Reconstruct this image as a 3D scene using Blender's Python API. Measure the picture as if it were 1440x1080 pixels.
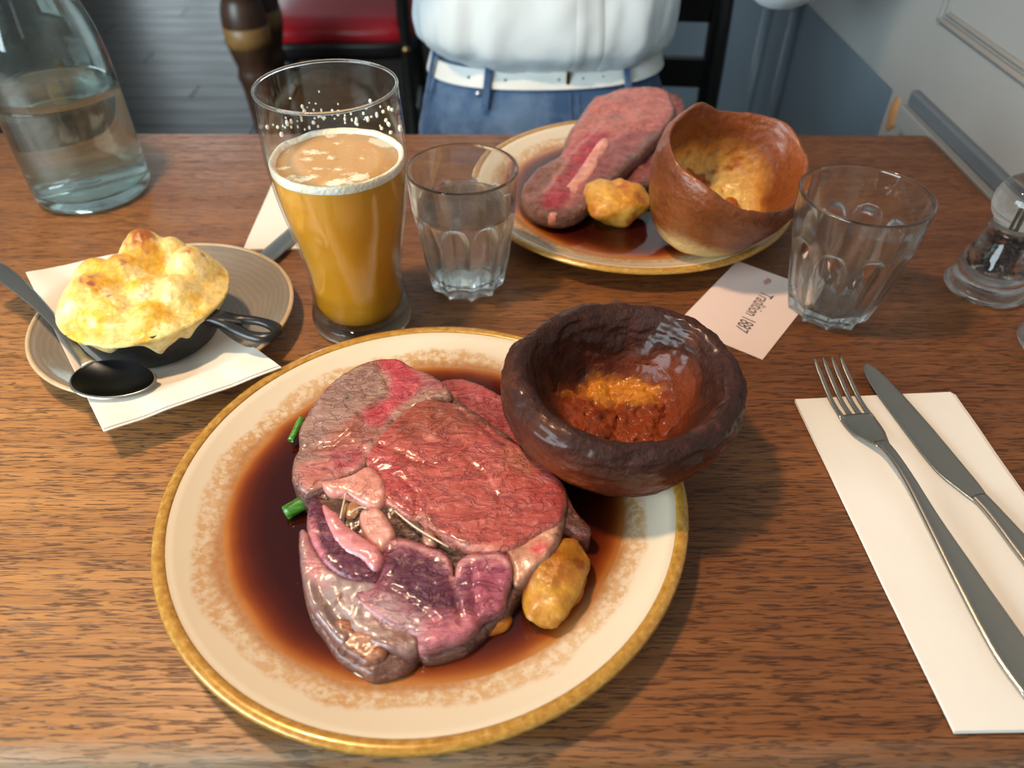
import bpy, bmesh, math, random
import numpy as np
from mathutils import Vector, Matrix
from mathutils.geometry import delaunay_2d_cdt
PI = math.pi
for o in list(bpy.data.objects):
    bpy.data.objects.remove(o)
S = bpy.context.scene
COL = S.collection
random.seed(4)

def lin(r, g, b):
    """sRGB 0-255 -> linear"""
    f = lambda c: (c/255/12.92) if c/255 <= .04045 else ((c/255+.055)/1.055)**2.4
    return (f(r), f(g), f(b))
def L4(c): return (*lin(*c), 1)

# ------------------------------------------------------------------ camera, world, lights, exposure
cam_d = bpy.data.cameras.new('camera'); cam = bpy.data.objects.new('camera', cam_d); COL.objects.link(cam)
R_ = Vector((1.0, -0.0019, 0.0031)); U_ = Vector((-0.001, 0.6731, 0.7396)); F_ = Vector((0.0035, 0.7395, -0.6731))
m = Matrix(((R_.x, U_.x, -F_.x, 0), (R_.y, U_.y, -F_.y, 0), (R_.z, U_.z, -F_.z, .35), (0, 0, 0, 1)))
cam.matrix_world = m
cam_d.sensor_fit = 'HORIZONTAL'; cam_d.sensor_width = 36; cam_d.lens = 1052.5/1440*36
cam_d.clip_start = .02; cam_d.clip_end = 60
cam_d.dof.use_dof = True; cam_d.dof.focus_distance = .455; cam_d.dof.aperture_fstop = 6.5
S.camera = cam
S.view_settings.view_transform = 'Standard'; S.view_settings.look = 'None'
S.view_settings.exposure = 0.0; S.view_settings.gamma = 1.0; S.view_settings.use_curve_mapping = False
S.cycles.max_bounces = 16; S.cycles.transmission_bounces = 14; S.cycles.transparent_max_bounces = 16
S.cycles.sample_clamp_indirect = 6.0

world = bpy.data.worlds.new('room_air'); S.world = world; world.use_nodes = True
wb = world.node_tree.nodes['Background']
wb.inputs[0].default_value = (.80, .93, 1.0, 1); wb.inputs[1].default_value = .30

def light(name, kind, loc, target, energy, color, **kw):
    d = bpy.data.lights.new(name, kind); o = bpy.data.objects.new(name, d); COL.objects.link(o)
    o.location = loc; d.energy = energy; d.color = color
    for k, v in kw.items(): setattr(d, k, v)
    v = Vector(target) - Vector(loc)
    o.rotation_euler = v.to_track_quat('-Z', 'Y').to_euler()
    return o
# warm pendant lamp above the left half of the table
light('pendant_light', 'SPOT', (-.36, .36, 1.0), (-.16, .34, 0), 38, (1.0, .68, .41), spot_size=2.2, spot_blend=.9, shadow_soft_size=.05)
# unseen daylight fill areas, the front-left one placed low to brighten the shirt
light('daylight_fill', 'AREA', (-2.3, -1.2, .85), (.1, 1.0, 0), 120, (.76, .93, 1.0), shape='RECTANGLE', size=2.0, size_y=1.2)
light('daylight_fill', 'AREA', (.9, -2.6, 1.4), (0, .6, -.1), 5, (.84, .93, 1.0), shape='RECTANGLE', size=1.6, size_y=1.2)

# ------------------------------------------------------------------ helpers: noise
def _h(ix, iy, iz, seed):
    n = (ix*374761393 + iy*668265263 + iz*2147483647 + seed*974634777) & 0xffffffff
    n = ((n ^ (n >> 13))*1274126177) & 0xffffffff
    n = n ^ (n >> 16)
    return (n & 0xffff)/65535.0
def vnoise(p, seed=0):
    p = np.asarray(p, float); i = np.floor(p).astype(np.int64); f = p - i; f = f*f*(3-2*f)
    r = 0
    for a in (0, 1):
        for b in (0, 1):
            for c in (0, 1):
                w = (f[:, 0] if a else 1-f[:, 0])*(f[:, 1] if b else 1-f[:, 1])*(f[:, 2] if c else 1-f[:, 2])
                r = r + w*_h(i[:, 0]+a, i[:, 1]+b, i[:, 2]+c, seed)
    return r*2-1
def fbm(p, scale, octv=3, seed=0):
    p = np.asarray(p, float)*scale; r = 0; a = 1; t = 0
    for k in range(octv):
        r = r + a*vnoise(p*2**k+17.3*k, seed+k); t += a; a *= .5
    return r/t
def sstep(a, b, x):
    t = np.clip((x-a)/(b-a), 0, 1); return t*t*(3-2*t)
def sdf(P, poly):
    """signed distance to a polygon, positive inside"""
    P = P[:, :2]; poly = np.asarray(poly, float)[:, :2]; n = len(poly)
    dmin = np.full(len(P), 1e9); ins = np.zeros(len(P), bool)
    for i in range(n):
        a = poly[i]; b = poly[(i+1) % n]; ab = b-a
        t = np.clip(((P-a)@ab)/(ab@ab+1e-18), 0, 1)
        dmin = np.minimum(dmin, np.hypot(*(P-a-t[:, None]*ab).T))
        c = ((a[1] > P[:, 1]) != (b[1] > P[:, 1]))
        with np.errstate(divide='ignore', invalid='ignore'):
            x = (b[0]-a[0])*(P[:, 1]-a[1])/(b[1]-a[1])+a[0]
        ins ^= c & (P[:, 0] < x)
    return np.where(ins, dmin, -dmin)
def pline(P, pts):
    P = P[:, :2]; pts = np.asarray(pts, float)[:, :2]; dmin = np.full(len(P), 1e9)
    for a, b in zip(pts[:-1], pts[1:]):
        ab = b-a; t = np.clip(((P-a)@ab)/(ab@ab+1e-18), 0, 1)
        dmin = np.minimum(dmin, np.hypot(*(P-a-t[:, None]*ab).T))
    return dmin
def smooth_closed(pts, step):
    pts = np.asarray(pts, float); n = len(pts); out = []
    for i in range(n):
        p0, p1, p2, p3 = pts[i-1], pts[i], pts[(i+1) % n], pts[(i+2) % n]
        k = max(1, int(np.hypot(*(p2-p1)[:2])/step))
        for j in range(k):
            t = j/k
            out.append(.5*((2*p1)+(-p0+p2)*t+(2*p0-5*p1+4*p2-p3)*t*t+(-p0+3*p1-3*p2+p3)*t**3))
    return np.array(out)
def spline(pts, n):
    """open Catmull-Rom through pts, n samples"""
    pts = [np.asarray(p, float) for p in pts]; q = [2*pts[0]-pts[1]]+pts+[2*pts[-1]-pts[-2]]; out = []
    for k in range(n):
        u = k/(n-1)*(len(pts)-1); i = min(int(u), len(pts)-2); t = u-i
        p0, p1, p2, p3 = q[i:i+4]
        out.append(.5*((2*p1)+(-p0+p2)*t+(2*p0-5*p1+4*p2-p3)*t*t+(-p0+3*p1-3*p2+p3)*t**3))
    return np.array(out)

# ------------------------------------------------------------------ helpers: objects
ORG = {}
def reg(o, org): ORG[o.name] = Vector(org)
def tag(o, label=None, cat=None, group=None, kind=None):
    if label: o['label'] = label
    if cat: o['category'] = cat
    if group: o['group'] = group
    if kind: o['kind'] = kind
    return o
def thing(name, loc, label, cat, group=None):
    o = bpy.data.objects.new(name, None); COL.objects.link(o); o.location = loc; o.empty_display_size = .02
    reg(o, loc); return tag(o, label, cat, group)
def part(name, VF, mat, parent=None, colors=None, smooth=True, label=None, kind=None, org=None):
    """one mesh object from WORLD-space vertices; origin = org or the parent's"""
    V, F = VF
    V = np.asarray(V, float)
    me = bpy.data.meshes.new(name)
    base = ORG[parent.name] if parent is not None else Vector((0, 0, 0))
    o_org = Vector(org) if org is not None else base
    me.from_pydata([tuple(v) for v in (V-np.array(o_org))], [], [tuple(f) for f in F])
    if smooth: me.polygons.foreach_set('use_smooth', [True]*len(me.polygons))
    if colors is not None:
        at = me.color_attributes.new('Col', 'FLOAT_COLOR', 'POINT')
        c = np.ones((len(V), 4)); c[:, :3] = colors
        at.data.foreach_set('color', c.ravel())
    if mat: me.materials.append(mat)
    bm = bmesh.new(); bm.from_mesh(me); bmesh.ops.recalc_face_normals(bm, faces=bm.faces); bm.to_mesh(me); bm.free()
    me.update()
    o = bpy.data.objects.new(name, me); COL.objects.link(o)
    if parent is not None: o.parent = parent
    o.location = o_org-base
    reg(o, o_org)
    if label: o['label'] = label
    if kind: o['kind'] = kind
    return o
def sharp(o, deg=35):
    o.data.set_sharp_from_angle(angle=math.radians(deg)); return o
def join(*vfs):
    V = []; F = []; n = 0
    for v, f in vfs:
        V += [tuple(p) for p in v]; F += [tuple(i+n for i in q) for q in f]; n += len(v)
    return V, F
def grid(P, cu=False, cv=False):
    """P: (nu,nv,3) -> verts, quads; cu/cv closed"""
    nu, nv = P.shape[:2]; F = []
    for i in range(nu if cu else nu-1):
        for j in range(nv if cv else nv-1):
            a = i*nv+j; b = ((i+1) % nu)*nv+j; c = ((i+1) % nu)*nv+(j+1) % nv; d = i*nv+(j+1) % nv
            F.append((a, b, c, d))
    return P.reshape(-1, 3), F
def lathe(prof, n=64, c=(0, 0, 0), cap0=False, cap1=False, closed=False):
    prof = np.asarray(prof, float); th = np.linspace(0, 2*PI, n, endpoint=False)
    P = np.zeros((n, len(prof), 3))
    P[:, :, 0] = np.cos(th)[:, None]*prof[:, 0]+c[0]; P[:, :, 1] = np.sin(th)[:, None]*prof[:, 0]+c[1]; P[:, :, 2] = prof[:, 1]+c[2]
    V, F = grid(P, True, closed); k = len(prof)
    V = list(map(tuple, V))
    if cap0: F.append(tuple(i*k for i in range(n))[::-1][::-1])
    if cap1: F.append(tuple(i*k+k-1 for i in range(n))[::-1])
    return V, F
def tube(path, rad, n=10, caps=True, flat=1.0):
    path = np.asarray(path, float); m_ = len(path)
    rad = np.full(m_, rad) if np.isscalar(rad) else np.asarray(rad, float)
    t = np.gradient(path, axis=0); t /= np.linalg.norm(t, axis=1)[:, None]+1e-12
    up = np.array([0, 0, 1.0])
    if abs(t[0] @ up) > .9: up = np.array([0, 1.0, 0])
    P = np.zeros((m_, n, 3)); a = np.cross(t[0], up); a /= np.linalg.norm(a)
    for i in range(m_):
        a = a-(a @ t[i])*t[i]; a /= np.linalg.norm(a)+1e-12; b = np.cross(t[i], a)
        for j in range(n):
            w = 2*PI*j/n; P[i, j] = path[i]+rad[i]*(math.cos(w)*a+flat*math.sin(w)*b)
    V, F = grid(P, False, True)
    if caps:
        F = F+[tuple(range(n))[::-1], tuple((m_-1)*n+j for j in range(n))]
    return V, F
def box(x0, x1, y0, y1, z0, z1, bev=0, seg=2):
    bm = bmesh.new(); bmesh.ops.create_cube(bm, size=1)
    for v in bm.verts: v.co = ((x0+x1)/2+v.co.x*(x1-x0), (y0+y1)/2+v.co.y*(y1-y0), (z0+z1)/2+v.co.z*(z1-z0))
    if bev: bmesh.ops.bevel(bm, geom=list(bm.edges), offset=bev, segments=seg, affect='EDGES', profile=.5)
    bm.verts.index_update()
    r = [tuple(v.co) for v in bm.verts], [tuple(v.index for v in f.verts) for f in bm.faces]; bm.free(); return r
def blob(c, r, n=24, nz=14, amp=.15, scale=1.6, seed=0, rot=0):
    """lumpy ellipsoid"""
    th = np.linspace(0, 2*PI, n, endpoint=False); ph = np.linspace(.02, PI-.02, nz)
    D = np.stack(np.broadcast_arrays(np.cos(th)[:, None]*np.sin(ph), np.sin(th)[:, None]*np.sin(ph), np.cos(ph)[None, :]+0*th[:, None]), -1)
    k = 1+amp*fbm(D.reshape(-1, 3), scale, 3, seed).reshape(n, nz)
    P = D*k[..., None]*np.array(r)
    cr, sr = math.cos(rot), math.sin(rot)
    P = np.stack((P[..., 0]*cr-P[..., 1]*sr, P[..., 0]*sr+P[..., 1]*cr, P[..., 2]), -1)+np.array(c)
    V, F = grid(P, True, False)
    F = F+[tuple(i*nz for i in range(n)), tuple(i*nz+nz-1 for i in range(n))[::-1]]
    return V, F
def pillow(outline, zbot, ztop, rnd, res, smooth_step=None):
    """closed slab over a 2D outline with a rounded shoulder. ztop(P,d)->z for points P (n,2) at inside distance d."""
    ol = smooth_closed(np.asarray(outline)[:, :2], smooth_step or res)
    x0, y0 = ol.min(0); x1, y1 = ol.max(0); pts = []
    ys = np.arange(y0, y1, res*.866)
    for k, y in enumerate(ys):
        for x in np.arange(x0+(res/2 if k % 2 else 0), x1, res): pts.append((x, y))
    pts = np.array(pts) if pts else np.zeros((0, 2))
    if len(pts): pts = pts[sdf(pts, ol) > res*.55]
    allp = [Vector(p) for p in np.vstack([ol, pts])]; n = len(ol)
    vs, es, fs, *_ = delaunay_2d_cdt(allp, [], [list(range(n))], 1, 1e-7)
    P = np.array([(v.x, v.y) for v in vs]); d = np.maximum(sdf(P, ol), 0)
    t = np.clip(d/rnd, 0, 1); drop = rnd*(1-np.sqrt(np.clip(1-(1-t)**2, 0, 1)))
    Z = ztop(P, d)-drop
    V = np.c_[P, Z]
    F = [tuple(f) for f in fs]
    # boundary loop
    cnt = {}
    for f in F:
        for a, b in zip(f, f[1:]+f[:1]): cnt[(a, b)] = 1
    nxt = {a: b for (a, b) in cnt if (b, a) not in cnt}
    loop = []; a = next(iter(nxt)); s = a
    while True:
        loop.append(a); a = nxt.get(a)
        if a is None or a == s or len(loop) > len(nxt): break
    rings = 3; prev = loop; Vl = [tuple(v) for v in V]
    for k in range(1, rings+1):
        cur = []
        for i in loop:
            zb = zbot if np.isscalar(zbot) else zbot(V[i:i+1, :2])[0]
            z = V[i, 2]+(zb-V[i, 2])*k/rings
            cur.append(len(Vl)); Vl.append((V[i, 0], V[i, 1], z))
        m_ = len(loop)
        for i in range(m_): F.append((prev[i], cur[i], cur[(i+1) % m_], prev[(i+1) % m_]))
        prev = cur
    F.append(tuple(prev[::-1]))
    return np.array(Vl), F, ol

# ------------------------------------------------------------------ helpers: materials
class NT:
    def __init__(s, name):
        s.m = bpy.data.materials.new(name); s.m.use_nodes = True; s.t = s.m.node_tree; s.n = s.t.nodes; s.l = s.t.links
        s.b = s.n['Principled BSDF']; s.out = s.n['Material Output']; s._tc = None
    def node(s, kind, **kw):
        n = s.n.new(kind)
        for k, v in kw.items(): setattr(n, k, v)
        return n
    def set(s, **kw):
        for k, v in kw.items():
            i = s.b.inputs[k.replace('_', ' ')]
            if hasattr(v, 'is_linked') or isinstance(v, bpy.types.NodeSocket): s.l.new(v, i)
            else: i.default_value = (*v, 1) if isinstance(v, tuple) and len(v) == 3 and i.type == 'RGBA' else v
        return s
    def coord(s, scale=(1, 1, 1), rot=(0, 0, 0), loc=(0, 0, 0)):
        if not s._tc: s._tc = s.node('ShaderNodeTexCoord')
        mp = s.node('ShaderNodeMapping'); s.l.new(s._tc.outputs['Object'], mp.inputs[0])
        mp.inputs['Scale'].default_value = scale; mp.inputs['Rotation'].default_value = rot; mp.inputs['Location'].default_value = loc
        return mp.outputs[0]
    def noise(s, scale, det=4, vec=None, rough=.55, dist=0):
        n = s.node('ShaderNodeTexNoise'); n.inputs['Scale'].default_value = scale; n.inputs['Detail'].default_value = det
        n.inputs['Roughness'].default_value = rough; n.inputs['Distortion'].default_value = dist
        s.l.new(vec if vec is not None else s.coord(), n.inputs['Vector']); return n.outputs[0]
    def vor(s, scale, vec=None, feat='F1'):
        n = s.node('ShaderNodeTexVoronoi', feature=feat); n.inputs['Scale'].default_value = scale
        s.l.new(vec if vec is not None else s.coord(), n.inputs['Vector']); return n.outputs[0]
    def ramp(s, fac, *stops):
        n = s.node('ShaderNodeValToRGB'); e = n.color_ramp.elements
        while len(e) < len(stops): e.new(.5)
        for k, (p, c) in enumerate(stops):
            e[k].position = p; e[k].color = (c, c, c, 1) if np.isscalar(c) else (*c, 1)
        s.l.new(fac, n.inputs[0]); return n.outputs[0]
    def mix(s, fac, a, b, mode='MIX'):
        n = s.node('ShaderNodeMix', data_type='RGBA', blend_type=mode)
        for v, i in ((fac, n.inputs[0]), (a, n.inputs[6]), (b, n.inputs[7])):
            if isinstance(v, bpy.types.NodeSocket): s.l.new(v, i)
            else: i.default_value = v if np.isscalar(v) else (*v[:3], 1)
        return n.outputs[2]
    def math(s, op, a, b=0.0):
        n = s.node('ShaderNodeMath', operation=op)
        for v, i in ((a, n.inputs[0]), (b, n.inputs[1])):
            if isinstance(v, bpy.types.NodeSocket): s.l.new(v, i)
            else: i.default_value = v
        return n.outputs[0]
    def bump(s, h, strength=.3, dist=.001, prev=None):
        n = s.node('ShaderNodeBump'); n.inputs['Strength'].default_value = strength; n.inputs['Distance'].default_value = dist
        s.l.new(h, n.inputs['Height'])
        if prev is not None: s.l.new(prev, n.inputs['Normal'])
        s.l.new(n.outputs[0], s.b.inputs['Normal']); return n.outputs[0]
    def attr(s, name='Col'):
        n = s.node('ShaderNodeAttribute'); n.attribute_name = name; return n.outputs['Color']
    def sep(s, vec):
        n = s.node('ShaderNodeSeparateXYZ'); s.l.new(vec, n.inputs[0]); return n.outputs

def plain(name, rgb, rough=.5, metal=0, var=.08, nscale=30, bump=0, **kw):
    k = NT(name); c = lin(*rgb)
    n = k.noise(nscale, 4)
    k.set(Base_Color=k.mix(n, tuple(v*(1-var*2) for v in c), tuple(min(1, v*(1+var*2)) for v in c)), Roughness=rough, Metallic=metal, **kw)
    if bump: k.bump(n, bump, .001)
    return k.m

def make_table_wood():
    k = NT('worn_oak_table')
    xyz = k.sep(k.coord())
    big = k.noise(1, 3, k.coord((2.2, 9, 1)), .5, .4)
    ring = k.noise(1, 5, k.coord((2.2, 85, 1)), .6, .6)
    fine = k.noise(1, 3, k.coord((40, 900, 1)), .6)
    # stained board: wear and painted lamp glare pale the left, darker varnish to the right and far side
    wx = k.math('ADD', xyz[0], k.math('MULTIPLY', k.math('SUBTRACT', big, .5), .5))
    worn = k.math('MULTIPLY', k.ramp(k.math('ADD', wx, .5), (.10, 1), (.62, 0)), k.ramp(xyz[1], (.36, 1), (.56, .25)))  # wear and painted lamp glare in one mask
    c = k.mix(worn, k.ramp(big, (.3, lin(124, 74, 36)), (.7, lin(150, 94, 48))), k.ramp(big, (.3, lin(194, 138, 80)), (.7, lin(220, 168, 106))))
    c = k.mix(k.ramp(ring, (.36, .0), (.62, .62)), c, k.mix(1.0, c, (.62, .54, .48), 'MULTIPLY'))
    c = k.mix(k.ramp(fine, (.34, .42), (.62, .0)), c, k.mix(1.0, c, (.55, .48, .42), 'MULTIPLY'))
    # open pores: short dark dashes that run with the grain, gathered in bands
    pv = k.noise(1, 3, k.coord((22, 430, 1)), .6, .4)
    pm = k.noise(1, 3, k.coord((60, 420, 1), loc=(3, 1, 0)), .5)
    pore = k.math('MULTIPLY', k.ramp(k.math('ABSOLUTE', k.math('SUBTRACT', pv, .5)), (.014, 1), (.050, 0)), k.ramp(pm, (.42, 0), (.50, 1)))
    pd = k.noise(1, 2, k.coord((90, 1150, 1)), .5, .2)
    pore = k.math('MAXIMUM', pore, k.ramp(pd, (.67, 0), (.73, .9)))
    c = k.mix(k.math('MULTIPLY', pore, .85), c, k.mix(1.0, c, (.20, .16, .13), 'MULTIPLY'))
    # medullary ray flecks: slanting darker strokes
    rv = k.noise(1, 1, k.coord((30, 300, 1), rot=(0, 0, math.radians(33))), .4, .3)
    rm = k.noise(1, 2, k.coord((6, 8, 1), loc=(5, 2, 0)), .5)
    ray = k.math('MULTIPLY', k.ramp(rv, (.665, 0), (.72, 1)), k.ramp(rm, (.46, 0), (.56, 1)))
    c = k.mix(k.math('MULTIPLY', ray, .5), c, k.mix(1.0, c, (.42, .34, .3), 'MULTIPLY'))
    st = k.ramp(k.noise(13, 4, None, .6), (.60, 0), (.74, .5))
    c = k.mix(st, c, k.mix(1.0, c, (.78, .52, .40), 'MULTIPLY'))
    sc = k.ramp(k.noise(1, 4, k.coord((9, 30, 9), loc=(1, 7, 0))), (.60, 0), (.80, .4))
    c = k.mix(sc, c, k.mix(1.0, c, (1.35, 1.35, 1.35), 'MULTIPLY'))
    # greyed, worn front arris
    fe = k.math('MULTIPLY', k.ramp(xyz[1], (.1405, 1), (.1445, 0)), k.ramp(k.noise(1, 4, k.coord((10, 200, 40))), (.35, .1), (.65, .85)))
    fe = k.math('MULTIPLY', fe, k.ramp(k.math('ADD', xyz[0], .5), (.25, 1), (.55, .15)))
    c = k.mix(fe, c, lin(168, 156, 136))
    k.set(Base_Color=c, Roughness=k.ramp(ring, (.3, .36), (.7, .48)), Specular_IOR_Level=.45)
    b = k.bump(k.math('MULTIPLY', k.math('ADD', pore, k.math('MULTIPLY', ray, .4)), -1), .5, .0007)
    k.bump(fine, .2, .0004, b)
    return k.m
M_table = make_table_wood()

def make_painted(name, c, rough=.45, wear=None):
    k = NT(name)
    n = k.noise(5, 5); f = k.noise(90, 3)
    cc = k.mix(k.ramp(n, (.3, 0), (.7, 1)), tuple(v*.93 for v in lin(*c)), tuple(v*1.04 for v in lin(*c)))
    if wear: cc = k.mix(k.ramp(k.noise(60, 4), (.66, 0), (.72, .6)), cc, lin(*wear))
    k.set(Base_Color=cc, Roughness=rough); k.bump(f, .06, .001); return k.m
M_wall = make_painted('grey_gloss_wall_paint', (150, 150, 148), .38)
M_wall2 = make_painted('blue_grey_wall_paint', (126, 138, 148), .32)
M_trim = make_painted('blue_grey_trim_paint', (96, 104, 112), .38)
M_trim2 = make_painted('pale_grey_trim_paint', (140, 142, 142), .4)

M_mould = make_painted('cream_white_moulding_paint', (188, 184, 178), .4)

def make_floor():
    k = NT('dark_floorboard')
    oi = k.node('ShaderNodeObjectInfo')
    g = k.noise(1, 5, k.coord((3, 60, 3)), .6, .3)
    c = k.ramp(g, (.3, lin(34, 28, 24)), (.6, lin(52, 43, 36)), (.8, lin(66, 56, 48)))
    c = k.mix(.45, c, k.ramp(oi.outputs['Random'], (0, lin(32, 26, 23)), (1, lin(60, 50, 43))))
    k.set(Base_Color=c, Roughness=k.ramp(g, (.3, .26), (.7, .42)), Specular_IOR_Level=.06); k.bump(g, .15, .001); return k.m
M_floor = make_floor()
M_floorgap = plain('dark_floor_gap', (24, 20, 18), .8)

def make_plate():
    k = NT('cream_glazed_stoneware')
    p = k.sep(k.coord())
    r = k.math('SQRT', k.math('ADD', k.math('MULTIPLY', p[0], p[0]), k.math('MULTIPLY', p[1], p[1])))
    c = lin(228, 212, 186)
    cc = k.mix(k.ramp(k.noise(12, 3), (.3, 0), (.7, 1)), tuple(v*.96 for v in c), c)
    # dried splashes of fat and gravy: mottled beige ring round the pool
    w = k.math('ADD', r, k.math('MULTIPLY', k.math('SUBTRACT', k.noise(26, 4), .5), .018))
    ring = k.ramp(w, (.100/.2, 0), (.104/.2, 0), (.112/.2, .95), (.124/.2, .85), (.1275/.2, 0))
    w2 = k.math('MULTIPLY', w, 5.0); ring = k.ramp(w2, (.49, 0), (.52, .95), (.628, .9), (.642, 0))
    mott = k.ramp(k.noise(250, 3, None, .6), (.40, .25), (.58, 1.0))
    lump = k.ramp(k.noise(9, 3, k.coord(loc=(2, 3, 1))), (.30, .55), (.55, 1))
    st = k.math('MULTIPLY', k.math('MULTIPLY', ring, mott), lump)
    cc = k.mix(k.math('MULTIPLY', st, .95), cc, lin(198, 146, 82))
    inn = k.ramp(w2, (.575, 1), (.60, 0))
    cc = k.mix(k.math('MULTIPLY', inn, .8), cc, lin(176, 116, 60))
    sp = k.ramp(k.vor(150), (.035, 1), (.06, 0)); spm = k.ramp(k.noise(33, 2), (.52, 0), (.60, 1))
    cc = k.mix(k.math('MULTIPLY', sp, k.math('MULTIPLY', spm, .8)), cc, lin(110, 78, 44))
    k.set(Base_Color=cc, Roughness=.16, Coat_Weight=.3, Coat_Roughness=.06)
    k.bump(k.math('MULTIPLY', st, 1), .12, .0006)
    return k.m
M_plate = make_plate()
def make_rim():
    k = NT('ochre_rim_glaze')
    n = k.noise(1, 3, k.coord((260, 260, 900)), .6); chip = k.ramp(k.noise(34, 3), (.70, 0), (.73, 1))
    c = k.ramp(n, (.3, lin(168, 116, 40)), (.6, lin(196, 148, 66)), (.8, lin(216, 178, 104)))
    c = k.mix(chip, c, lin(96, 74, 44))
    k.set(Base_Color=c, Roughness=.26, Metallic=.15, Coat_Weight=.3); k.bump(n, .1, .0005); return k.m
M_rim = make_rim()

def make_gravy():
    k = NT('thin_brown_gravy')
    c = k.attr()
    fleck = k.ramp(k.vor(130), (.05, 1), (.09, 0)); fm = k.ramp(k.noise(40, 2), (.6, 0), (.66, 1))
    c = k.mix(k.math('MULTIPLY', k.math('MULTIPLY', fleck, fm), .6), c, lin(130, 66, 34))
    k.set(Base_Color=c, Roughness=.07, IOR=1.42, Specular_IOR_Level=.55)
    k.bump(k.noise(30, 2), .03, .001); return k.m
M_gravy = make_gravy()

def make_meat(name, fiber=260, rot=.4, rough=.36, bs=.6, coat=.35):
    k = NT(name); c = k.attr()
    f = k.noise(1, 5, k.coord((fiber*.22, fiber*.8, fiber*.5), rot=(0, 0, rot)), .62, 1.2)
    g = k.noise(190, 5, None, .62, .4)
    w = k.noise(1, 4, k.coord((fiber*.16, fiber*.34, fiber*.3), rot=(0, 0, rot+.3)), .6, .9)
    crease = k.ramp(k.math('ABSOLUTE', k.math('SUBTRACT', w, .5)), (.0, 1), (.035, 0))
    c = k.mix(k.ramp(f, (.34, .45), (.58, 0)), c, k.mix(1.0, c, (.62, .46, .44), 'MULTIPLY'))
    c = k.mix(k.ramp(g, (.56, 0), (.72, .28)), c, lin(236, 176, 150))
    c = k.mix(k.math('MULTIPLY', crease, .42), c, k.mix(1.0, c, (.52, .34, .32), 'MULTIPLY'))
    c = k.mix(k.ramp(f, (.60, 0), (.78, .30)), c, lin(232, 160, 140))
    k.set(Base_Color=c, Roughness=k.ramp(g, (.3, rough-.12), (.7, rough+.14)), Coat_Weight=coat, Coat_Roughness=.16,
          Subsurface_Weight=.10, Subsurface_Scale=.003, Specular_IOR_Level=.5)
    h = k.math('SUBTRACT', k.math('ADD', f, k.math('MULTIPLY', w, .6)), k.math('MULTIPLY', crease, .35))
    b = k.bump(h, bs, .0018); k.bump(g, .45, .0014, b); return k.m
M_meat = make_meat('rare_roast_beef', 340, .5, .33, .9, .4)
M_fat = make_meat('soft_beef_fat', 120, 1.1, .30, .25, .5)
M_crust = make_meat('browned_beef_edge', 200, .2, .42, .9, .3)

def make_crusty(name, bs=.8, rough=.34, sc=160, coat=.25, spec=.4, crough=.22):
    k = NT(name); c = k.attr()
    n = k.noise(sc, 5, None, .65); v = k.vor(sc*1.4)
    n2 = k.noise(sc*.28, 4)
    c = k.mix(k.ramp(n, (.35, .45), (.6, 0)), c, k.mix(1.0, c, (.45, .36, .32), 'MULTIPLY'))
    c = k.mix(k.ramp(n2, (.55, 0), (.75, .25)), c, k.mix(1.0, c, (1.7, 1.5, 1.3), 'MULTIPLY'))
    k.set(Base_Color=c, Roughness=k.ramp(n2, (.3, rough-.1), (.7, rough+.16)), Coat_Weight=coat, Coat_Roughness=crough, Specular_IOR_Level=spec)
    b = k.bump(n, bs, .0016); b = k.bump(n2, .4, .003, b); k.bump(v, .18, .001, b); return k.m
M_pud = make_crusty('baked_batter', 1.0, .40, 300, .30, .2, .20)
M_pudlight = make_crusty('golden_batter', .6, .34, 260, .3, .35, .22)
M_potato = make_crusty('roast_potato_skin', .5, .36, 220, .2)
M_cheese = make_crusty('grilled_cheese', .30, .40, 240, .15)
def make_leaf():
    k = NT('green_onion'); n = k.noise(1, 3, k.coord((60, 400, 400)))
    k.set(Base_Color=k.ramp(n, (.3, lin(28, 72, 22)), (.7, lin(96, 168, 56))), Roughness=.3); return k.m
M_green = make_leaf()

def make_glass(name, col=(1, 1, 1), rough=0.0, ior=1.48, thin=.12):
    k = NT(name); k.set(Base_Color=col, Roughness=rough, Transmission_Weight=1.0, IOR=ior)
    sm = k.noise(18, 3); k.set(Roughness=k.ramp(sm, (.5, rough), (.9, rough+.03)))
    # part of the light goes straight through the clear wall, as through thin glass
    tr = k.node('ShaderNodeBsdfTransparent'); tr.inputs[0].default_value = (*col, 1)
    mx = k.node('ShaderNodeMixShader'); mx.inputs[0].default_value = thin
    k.l.new(k.b.outputs[0], mx.inputs[1]); k.l.new(tr.outputs[0], mx.inputs[2]); k.l.new(mx.outputs[0], k.out.inputs['Surface'])
    return k.m
M_glass = make_glass('clear_tumbler_glass', (.97, 1, .985), thin=.16)
M_foot = make_glass('thick_pint_foot_glass', (1, .97, .86), thin=.3)
M_bottle = make_glass('pale_green_bottle_glass', (.88, .985, .955), thin=.05)
M_acryl = make_glass('clear_acrylic', (1, .985, .965), .02, 1.45, .18)
M_water = make_glass('drinking_water', (.985, 1, 1), 0, 1.33)
def make_thin_glass():
    """thin blown glass wall: mostly see-through with a Fresnel gloss"""
    k = NT('thin_pint_glass')
    tr = k.node('ShaderNodeBsdfTransparent'); tr.inputs[0].default_value = (.97, .985, .98, 1)
    gl = k.node('ShaderNodeBsdfGlossy'); gl.inputs['Roughness'].default_value = .02
    lw = k.node('ShaderNodeLayerWeight'); lw.inputs[0].default_value = .5
    fr = k.math('ADD', k.math('MULTIPLY', k.math('POWER', lw.outputs['Facing'], 4.0), .6), .035)
    mx = k.node('ShaderNodeMixShader'); k.l.new(fr, mx.inputs[0]); k.l.new(tr.outputs[0], mx.inputs[1]); k.l.new(gl.outputs[0], mx.inputs[2])
    k.l.new(mx.outputs[0], k.out.inputs['Surface']); return k.m
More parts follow.
